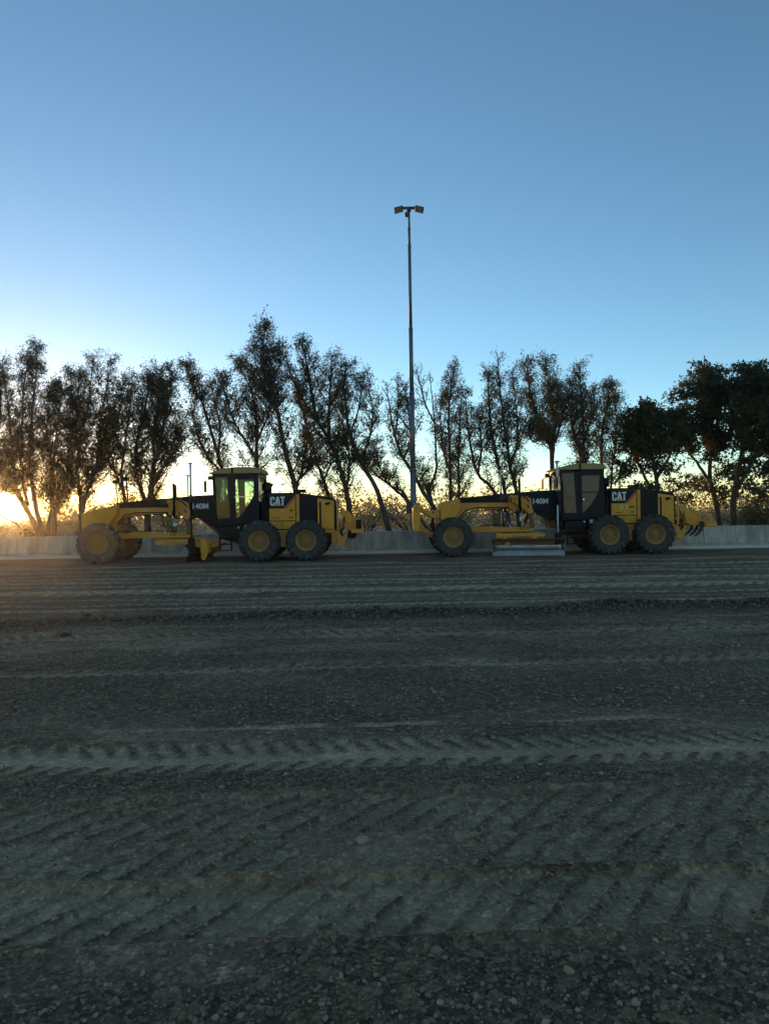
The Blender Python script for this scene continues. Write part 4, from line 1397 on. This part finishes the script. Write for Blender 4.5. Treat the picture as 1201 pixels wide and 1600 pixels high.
    def done(self):
        root = empty(self.name, tuple(self.base))
        tag(root, self.label, 'tree', self.group)
        o = self.base
        me = mesh_np('trunk', np.concatenate(self.tv) - o, np.concatenate(self.tf), True)
        link('trunk', me, M['bark'], root)
        if self.bv:
            me = mesh_np('branches', np.concatenate(self.bv) - o, np.concatenate(self.bf), True)
            link('branches', me, M['bark'], root)
        C, A, B, T = (np.concatenate(x) for x in (self.lc, self.la, self.lb, self.lt))
        V = np.stack([C - A, C + B, C + A, C - B], 1).reshape(-1, 3) - o
        F = np.arange(len(V)).reshape(-1, 4)
        me = mesh_np('crown', V, F)
        fattr(me, 'tint', np.repeat(T, 4))
        link('crown', me, M[self.leaf], root)
        return len(F)


NLEAF = 0


def tree(name, Y, label, leaf, seed, stems, clumps=(), **kw):
    global NLEAF
    t = Tree(name, Y, label, leaf, seed)
    for s in stems:
        pts, r0 = s[0], s[1]
        o = dict(kw)
        if len(s) > 2: o.update(s[2])
        t.stem(pts, r0, **o)
    for c in clumps:
        t.clump(*c)
    NLEAF += t.done()


tree('feathery_tree', 32, 'many-stemmed feathery tree at the left edge, fanning out beside the sun', 'leaf_feather', 1, [
    ([(68, 846), (55, 818), (38, 790), (18, 757), (-5, 728), (-30, 680)], 0.16),
    ([(66, 846), (45, 800), (26, 765), (20, 740), (18, 690), (12, 630), (4, 562)], 0.13),
    ([(70, 846), (58, 800), (50, 750), (47, 690), (54, 610), (60, 537)], 0.15),
    ([(44, 790), (36, 750), (34, 690), (38, 600), (48, 560)], 0.08, dict(spread=0.8)),
    ([(74, 846), (80, 805), (84, 770), (78, 720), (74, 660), (84, 600)], 0.10, dict(leaf_from=0.5)),
], dens=1.5, spread=0.9, leaf_from=0.34)
tree('feathery_tree', 30.5, 'tree cut off by the left edge, its sprays hanging in front of the low sun', 'leaf_feather', 31, [
    ([(-52, 846), (-40, 790), (-22, 745), (-6, 700), (2, 640), (-2, 585)], 0.12),
    ([(-30, 762), (-8, 742), (8, 728), (22, 715)], 0.05, dict(leaf_from=0.35)),
    ([(-40, 790), (-14, 775), (4, 768), (16, 760)], 0.04, dict(leaf_from=0.4, spread=0.5)),
    ([(-50, 835), (-10, 806), (14, 812), (34, 826), (46, 840)], 0.05, dict(leaf_from=0.93, dens=0.4, spread=0.3)),
], dens=1.6, spread=0.9, leaf_from=0.16)
tree('feathery_tree', 33, 'dark twin-stemmed feathery tree just right of the fanning tree by the sun', 'leaf_feather', 2, [
    ([(84, 846), (86, 805), (94, 780), (106, 730), (110, 655), (112, 578)], 0.13),
    ([(86, 815), (80, 770), (84, 720), (92, 650), (96, 600)], 0.08),
    ([(106, 740), (118, 690), (122, 640), (124, 590)], 0.07),
], dens=1.9, spread=1.15, leaf_from=0.16)
tree('feathery_tree', 31.5, 'full dark feathery tree rising above the front of the left grader', 'leaf_feather', 3, [
    ([(128, 846), (127, 800), (126, 770), (120, 735), (128, 680), (140, 620), (146, 556)], 0.14),
    ([(127, 805), (138, 765), (150, 735), (154, 690), (162, 630), (174, 566)], 0.10),
    ([(150, 735), (172, 690), (186, 650), (192, 600)], 0.07),
], dens=1.9, spread=1.15, leaf_from=0.2)
tree('feathery_tree', 33.5, 'slender feathery tree standing behind the arch of the left grader frame', 'leaf_feather', 4, [
    ([(208, 846), (202, 815), (196, 780), (190, 740), (196, 690), (204, 630), (206, 585)], 0.12),
    ([(196, 780), (180, 735), (172, 700), (166, 660)], 0.06),
], dens=1.3, spread=0.9, leaf_from=0.16)
tree('feathery_tree', 31, 'thick-trunked dark tree behind the left grader frame, with a broad forked crown', 'leaf_feather', 5, [
    ([(231, 846), (231, 805), (236, 770), (241, 725), (252, 680), (262, 630), (270, 580)], 0.19),
    ([(232, 800), (222, 770), (213, 740), (214, 690), (226, 640), (236, 582)], 0.12),
    ([(238, 760), (262, 720), (280, 690), (286, 650)], 0.08),
    ([(241, 725), (240, 670), (250, 620), (254, 578)], 0.07),
], dens=1.9, spread=1.15, leaf_from=0.2)
tree('feathery_tree', 33, 'sparse left-leaning feathery tree rising just left of the left grader cab', 'leaf_feather', 6, [
    ([(368, 846), (358, 770), (340, 710), (318, 635), (303, 605), (290, 570)], 0.13),
    ([(352, 745), (330, 720), (312, 690), (302, 650), (308, 610)], 0.06),
    ([(340, 710), (344, 670), (336, 630), (330, 600)], 0.06),
], dens=1.35, spread=0.9, leaf_from=0.16)
tree('feathery_tree', 32, 'broad feathery tree behind the left grader cab, with brownish upper foliage', 'leaf_olive', 7, [
    ([(405, 846), (402, 770), (401, 710), (400, 655), (392, 610), (368, 560)], 0.14),
    ([(402, 720), (384, 690), (364, 655), (352, 615), (350, 590)], 0.08),
    ([(401, 690), (418, 650), (424, 610), (428, 590)], 0.06),
], dens=1.6, spread=1.05, leaf_from=0.15)
tree('feathery_tree', 31, 'tallest feathery tree, its leaning trunk and pointed top behind the left grader', 'leaf_feather', 8, [
    ([(472, 846), (461, 765), (446, 706), (434, 645), (419, 594), (410, 548), (416, 505)], 0.17),
    ([(436, 650), (418, 620), (402, 580), (396, 545)], 0.07),
    ([(461, 765), (472, 735), (480, 690), (478, 640)], 0.08),
    ([(420, 600), (438, 570), (446, 555)], 0.05),
], dens=1.55, spread=1.0, leaf_from=0.15)
tree('feathery_tree', 32, 'left-leaning feathery tree with a long dark trunk above the left grader engine', 'leaf_feather', 9, [
    ([(556, 846), (546, 800), (536, 746), (514, 688), (490, 650), (462, 605), (448, 562)], 0.16),
    ([(514, 690), (514, 640), (516, 598), (518, 553)], 0.09),
    ([(494, 655), (486, 610), (480, 575), (472, 534)], 0.09),
    ([(540, 770), (546, 720), (536, 660), (530, 600)], 0.07),
], dens=1.45, spread=0.95, leaf_from=0.16)
tree('feathery_tree', 33.5, 'thin feathery tree between the two leaning trunks above the left grader engine', 'leaf_feather', 10, [
    ([(525, 846), (513, 775), (492, 712), (476, 655), (466, 615)], 0.11),
    ([(505, 750), (522, 715), (530, 690)], 0.05),
], dens=1.5, spread=0.85, leaf_from=0.2)
tree('feathery_tree', 32, 'strongly left-leaning open tree right of the left grader, with a clean bare lower trunk', 'leaf_olive', 11, [
    ([(612, 846), (600, 803), (586, 760), (563, 720), (547, 677), (541, 640), (537, 590), (548, 568)], 0.16),
    ([(563, 722), (578, 680), (582, 640), (574, 606)], 0.06),
    ([(547, 677), (560, 640), (564, 610), (568, 590)], 0.05),
], dens=1.05, spread=0.8, leaf_from=0.32)
tree('sparse_tree', 33.5, 'half-bare tree with long low branches spreading left behind the floodlight pole', 'leaf_olive', 12, [
    ([(644, 846), (640, 790), (613, 762), (582, 737), (566, 715)], 0.11, dict(leaf_from=0.5)),
    ([(642, 800), (630, 770), (606, 755), (590, 720), (588, 690)], 0.08),
], dens=0.9, spread=0.85, leaf_from=0.18)
tree('sparse_tree', 31, 'half-bare forked tree just behind the pole, thin twigs showing at its top', 'leaf_olive', 13, [
    ([(692, 846), (679, 797), (660, 768), (645, 740), (628, 712), (616, 680), (609, 640), (604, 598)], 0.14, dict(bare_top=0.2)),
    ([(630, 716), (640, 690), (638, 640), (630, 605)], 0.06, dict(bare_top=0.25)),
    ([(616, 682), (622, 640), (622, 590)], 0.05, dict(bare_top=0.35)),
], dens=0.95, spread=0.75, leaf_from=0.32)
tree('bare_tree', 31.5, 'nearly leafless upright tree right of the pole, its twigs bare against the sky', 'leaf_olive', 14, [
    ([(686, 846), (673, 783), (670, 765), (681, 735), (680, 690), (677, 640), (670, 580)], 0.10, dict(bare_top=0.62)),
    ([(678, 660), (664, 630), (655, 595), (650, 575)], 0.04, dict(bare_top=0.8)),
    ([(671, 770), (660, 748), (656, 738)], 0.05, dict(leaf_from=0.7)),
], dens=0.75, spread=0.6, leaf_from=0.18)
tree('feathery_tree', 32.5, 'narrow twin-stemmed tree above the front plate of the right grader', 'leaf_olive', 15, [
    ([(704, 846), (704, 781), (703, 733), (701, 653), (704, 610), (709, 575)], 0.11),
    ([(718, 846), (717, 773), (716, 720), (718, 660), (722, 600)], 0.09, dict(bare_top=0.2)),
    ([(703, 740), (692, 700), (688, 650), (690, 615)], 0.06),
], dens=1.15, spread=0.75, leaf_from=0.15)
tree('feathery_tree', 33, 'thin left-leaning tree with drooping sprays above the right grader front frame', 'leaf_olive', 16, [
    ([(790, 846), (772, 770), (746, 740), (734, 693), (729, 650), (727, 613)], 0.11),
    ([(746, 740), (752, 700), (748, 660), (744, 640)], 0.06),
], dens=1.0, spread=0.75, leaf_from=0.18)
tree('feathery_tree', 31.5, 'tall upright feathery tree with three thin tops above the right grader blade', 'leaf_olive', 17, [
    ([(800, 846), (788, 770), (777, 720), (767, 667), (763, 615), (764, 572)], 0.11),
    ([(812, 846), (806, 768), (797, 730), (790, 682), (783, 627), (776, 551)], 0.12, dict(bare_top=0.12)),
    ([(797, 730), (808, 690), (806, 640), (800, 580)], 0.07),
], dens=1.2, spread=0.8, leaf_from=0.2)
tree('feathery_tree', 32.5, 'bushy feathery tree with a rounded twin top, left of the right grader cab', 'leaf_olive', 18, [
    ([(868, 846), (862, 720), (857, 690), (841, 658), (828, 613), (822, 570)], 0.14),
    ([(862, 720), (866, 670), (860, 610), (850, 560)], 0.09),
    ([(850, 680), (832, 690), (822, 660)], 0.06),
    ([(866, 690), (878, 650), (874, 600)], 0.06),
], dens=1.55, spread=0.95, leaf_from=0.26)
tree('feathery_tree', 33, 'brownish feathery tree rising straight above the right grader cab', 'leaf_olive', 19, [
    ([(908, 846), (909, 740), (911, 690), (908, 630), (904, 572)], 0.13),
    ([(910, 720), (896, 680), (890, 640), (888, 600)], 0.07),
    ([(911, 690), (922, 650), (922, 605)], 0.06),
], dens=1.6, spread=0.85, leaf_from=0.18)
tree('sparse_tree', 34, 'thin see-through tree between the right grader cab and the dense dark trees', 'leaf_olive', 20, [
    ([(942, 846), (940, 740), (940, 680), (950, 625), (952, 600)], 0.10),
    ([(958, 846), (954, 760), (960, 700), (962, 650), (958, 620)], 0.07),
], dens=1.25, spread=0.7, leaf_from=0.26)
DS = (0.17, 0.080)


def dense_tree(Y, label, seed, stems, blobs, tints=None):
    global NLEAF
    t = Tree('dense_tree', Y, label, 'leaf_dark', seed)
    for pts, r0 in stems:
        t.stem(pts, r0, leaf_from=0.45, dens=0.9, spread=1.0, size=(0.19, 0.085), nl=6)
    for px, py, r, n, tint in blobs:
        t.clump(px, py, r, int(n), random.uniform(-1.0, 0.8), DS, tint)  # high tints paint sun-warmed clumps low in the crown
    NLEAF += t.done()


dense_tree(31.5, 'dark round-crowned tree behind the right grader engine, lowest of the three dense trees', 41, [
    ([(1030, 846), (1028, 790), (1022, 730), (1010, 680), (1004, 640)], 0.15),
    ([(1026, 780), (1004, 740), (988, 700), (984, 670)], 0.09),
    ([(1024, 750), (1044, 715), (1050, 680)], 0.09),
], [(1008, 636, 17, 1100, None), (990, 655, 20, 1300, 0.2), (1018, 660, 24, 1800, 0.1), (1040, 650, 20, 1300, 0.15), (994, 690, 22, 1300, 0.25), (1025, 695, 27, 1800, 0.05),
    (1050, 690, 22, 1400, 0.1), (980, 730, 16, 700, 0.3), (1005, 728, 18, 800, 0.35), (1042, 730, 20, 900, 0.75), (1000, 762, 16, 600, 0.3), (1030, 770, 20, 800, 0.4), (1060, 755, 16, 600, 0.8), (965, 745, 14, 500, 0.3)])
dense_tree(32.5, 'tall dark spreading tree behind the right grader ripper, sunlit rust tint painted low in its crown', 42, [
    ([(1128, 846), (1118, 790), (1108, 740), (1112, 690), (1106, 630), (1100, 585)], 0.16),
    ([(1112, 760), (1090, 725), (1070, 700), (1056, 660)], 0.09),
    ([(1110, 700), (1124, 650), (1122, 605)], 0.09),
], [(1098, 578, 15, 800, 0.6), (1118, 585, 15, 800, 0.55), (1082, 598, 18, 1000, 0.6), (1105, 610, 21, 1300, 0.45), (1060, 610, 16, 800, 0.6), (1075, 634, 24, 1700, 0.1),
    (1105, 645, 23, 1600, 0.15), (1058, 660, 20, 1200, 0.05), (1090, 672, 22, 1500, 0.05), (1118, 690, 20, 1200, 0.2), (1132, 730, 20, 1000, 0.2), (1100, 715, 16, 500, 0.3),
    (1090, 755, 20, 700, 0.9), (1110, 765, 18, 600, 0.85), (1128, 775, 18, 600, 0.5), (1072, 780, 14, 400, 0.7)])
dense_tree(31, 'large dense dark tree filling the right edge of the picture', 43, [
    ([(1144, 846), (1144, 810), (1148, 760), (1160, 700), (1172, 640), (1180, 590)], 0.20),
    ([(1148, 770), (1170, 730), (1195, 690), (1210, 640)], 0.12),
    ([(1160, 700), (1150, 650), (1148, 610)], 0.10),
], [(1160, 582, 18, 1000, 0.25), (1185, 578, 20, 1300, 0.15), (1206, 588, 24, 1700, 0.1), (1150, 606, 19, 1200, 0.2), (1175, 612, 25, 2000, 0.1), (1205, 630, 28, 2300, 0.05),
    (1152, 650, 20, 1200, 0.45), (1178, 655, 25, 2000, 0.1), (1160, 690, 20, 1300, 0.2), (1190, 690, 26, 2000, 0.05), (1215, 700, 26, 1900, 0.15), (1170, 725, 20, 1200, 0.1), (1196, 735, 22, 1300, 0.2),
    (1150, 740, 16, 700, 0.15), (1220, 760, 20, 1000, 0.85), (1196, 770, 16, 700, 0.9), (1168, 760, 16, 500, 0.2), (1240, 640, 30, 2200, 0.1), (1250, 720, 28, 1800, 0.2)])


# ------------------------------------------------------------------ scrub beyond the trees
def shrub(cx, Y, w, h, seed, label, leaf='leaf_scrub', n=900, size=(0.20, 0.085), group='scrub bushes beyond the trees'):
    rg = np.random.default_rng(seed)
    root = empty('desert_shrub', (cx, Y, -0.05))
    tag(root, label, 'shrub', group)
    tv, tf, off = [], [], 0
    lp = []
    for k in range(11):
        a = rg.uniform(0, 2 * np.pi)
        d = np.array([np.cos(a) * w * 0.5 * rg.uniform(0.2, 1), np.sin(a) * w * 0.35 * rg.uniform(0.2, 1), h * rg.uniform(0.5, 1.0)])
        s = np.linspace(0, 1, 6)[:, None]
        C = d * s + np.array([0, 0, 1]) * 0.15 * h * np.sin(s * np.pi) + rg.normal(0, 0.04, (6, 3)) * s
        V, F = tube_np(C, np.linspace(0.035, 0.008, 6), 4)
        tv.append(V); tf.append(F + off); off += len(V)
        lp.append(C[2:])
    link('stems', mesh_np('stems', np.concatenate(tv), np.concatenate(tf), True), M['bark'], root)
    lp = np.concatenate(lp)
    idx = rg.integers(0, len(lp), n)
    C = lp[idx] + rg.normal(0, 1, (n, 3)) * np.array([w * 0.09, w * 0.09, h * 0.12])
    C[:, 2] = np.abs(C[:, 2]) + 0.02
    A = rg.normal(0, 1, (n, 3)) + np.array([0, 0, 0.4])
    A /= np.linalg.norm(A, axis=1, keepdims=True)
    B = np.cross(A, rg.normal(0, 1, (n, 3)))
    B /= np.linalg.norm(B, axis=1, keepdims=True)
    A *= rg.uniform(0.5, 1.3, (n, 1)) * size[0] / 2
    B *= rg.uniform(0.5, 1.3, (n, 1)) * size[1] / 2
    V = np.stack([C - A, C + B, C + A, C - B], 1).reshape(-1, 3)
    me = mesh_np('foliage', V, np.arange(len(V)).reshape(-1, 4))
    tn = np.clip(rg.beta(2, 2, len(lp))[idx] + rg.normal(0, 0.12, n), 0, 1)
    fattr(me, 'tint', np.repeat(tn, 4))
    link('foliage', me, M[leaf], root)


rs = random.Random(5)
PLACE = ['at the far left under the sun', 'between the sun and the left grader', 'behind the nose of the left grader', 'under the arch of the left grader frame',
         'behind the left grader lift cylinders', 'behind the left grader cab', 'behind the left grader engine', 'just right of the left grader ripper',
         'in the gap between the two graders', 'left of the floodlight pole', 'at the foot of the floodlight pole', 'behind the right grader front wheels',
         'under the arch of the right grader frame', 'behind the right grader blade', 'behind the right grader cab', 'behind the right grader engine', 'behind the right grader ripper', 'at the far right under the dense tree']
KINDS = ['pale khaki scrub bush', 'dry sandy-coloured bush', 'ragged straw-coloured shrub']
for i, pl in enumerate(PLACE):
    px = -20 + i * 73 + rs.uniform(-12, 12)
    Y = rs.uniform(38, 46)
    shrub(at(px, 820, Y).x, Y, rs.uniform(3.6, 5.0), rs.uniform(1.6, 2.8) if i else 1.15, 100 + i, KINDS[i % 3] + ' ' + pl, n=1500)
far_v, far_t = [], []
rgf = np.random.default_rng(9)
for i in range(30):
    px = -80 + i * 47 + rs.uniform(-15, 15)
    Y = rs.uniform(60, 85)
    w, h = rs.uniform(7, 11), rs.uniform(2.4, 4.4)
    if px < 90: h *= 0.3
    n = 950
    u = rgf.normal(0, 1, (n, 3))
    u /= np.linalg.norm(u, axis=1, keepdims=True)
    C = np.array([at(px, 820, Y).x, Y, 0.0]) + u * rgf.random((n, 1)) ** 0.4 * np.array([w / 2, w / 3, h]) * (0.8 + 0.4 * np.abs(np.sin(u[:, :1] * 5 + i)))
    C[:, 2] = np.abs(C[:, 2])
    A = rgf.normal(0, 1, (n, 3)); A /= np.linalg.norm(A, axis=1, keepdims=True)
    B = np.cross(A, rgf.normal(0, 1, (n, 3))); B /= np.linalg.norm(B, axis=1, keepdims=True)
    A *= rgf.uniform(0.10, 0.24, (n, 1)); B *= rgf.uniform(0.05, 0.12, (n, 1))
    far_v.append(np.stack([C - A, C + B, C + A, C - B], 1).reshape(-1, 3))
    far_t.append(np.repeat(rgf.beta(2, 2, n), 4))
V = np.concatenate(far_v)
me = mesh_np('distant_scrub', V, np.arange(len(V)).reshape(-1, 4))
fattr(me, 'tint', np.concatenate(far_t))
tag(link('distant_scrub', me, M['leaf_scrub']), 'pale distant scrub in an unbroken row beyond the trees', 'scrub', kind='stuff')
shrub(at(1190, 820, 30.5).x, 30.5, 2.4, 2.0, 301, 'grey-green low bush behind the wall at the right edge', 'leaf_olive', 2200, (0.14, 0.06), 'bushes close behind the wall')

# ------------------------------------------------------------------ haze added to imitate lens glow
hm = bpy.data.materials.new('haze')
hm.use_nodes = True
hm.node_tree.nodes.clear()
ho = hm.node_tree.nodes.new('ShaderNodeOutputMaterial')
hv = hm.node_tree.nodes.new('ShaderNodeVolumePrincipled')
hv.inputs['Color'].default_value = (0.97, 0.95, 0.92, 1)
hv.inputs['Density'].default_value = 0.00035
hv.inputs['Anisotropy'].default_value = 0.9
hm.node_tree.links.new(hv.outputs[0], ho.inputs['Volume'])
tag(MB().box(-305, 305, -65, 335, -1.1, 15.5, 0).done('haze', hm), 'thin golden haze added to imitate lens glow', 'haze', kind='stuff')
print('LEAVES', NLEAF)
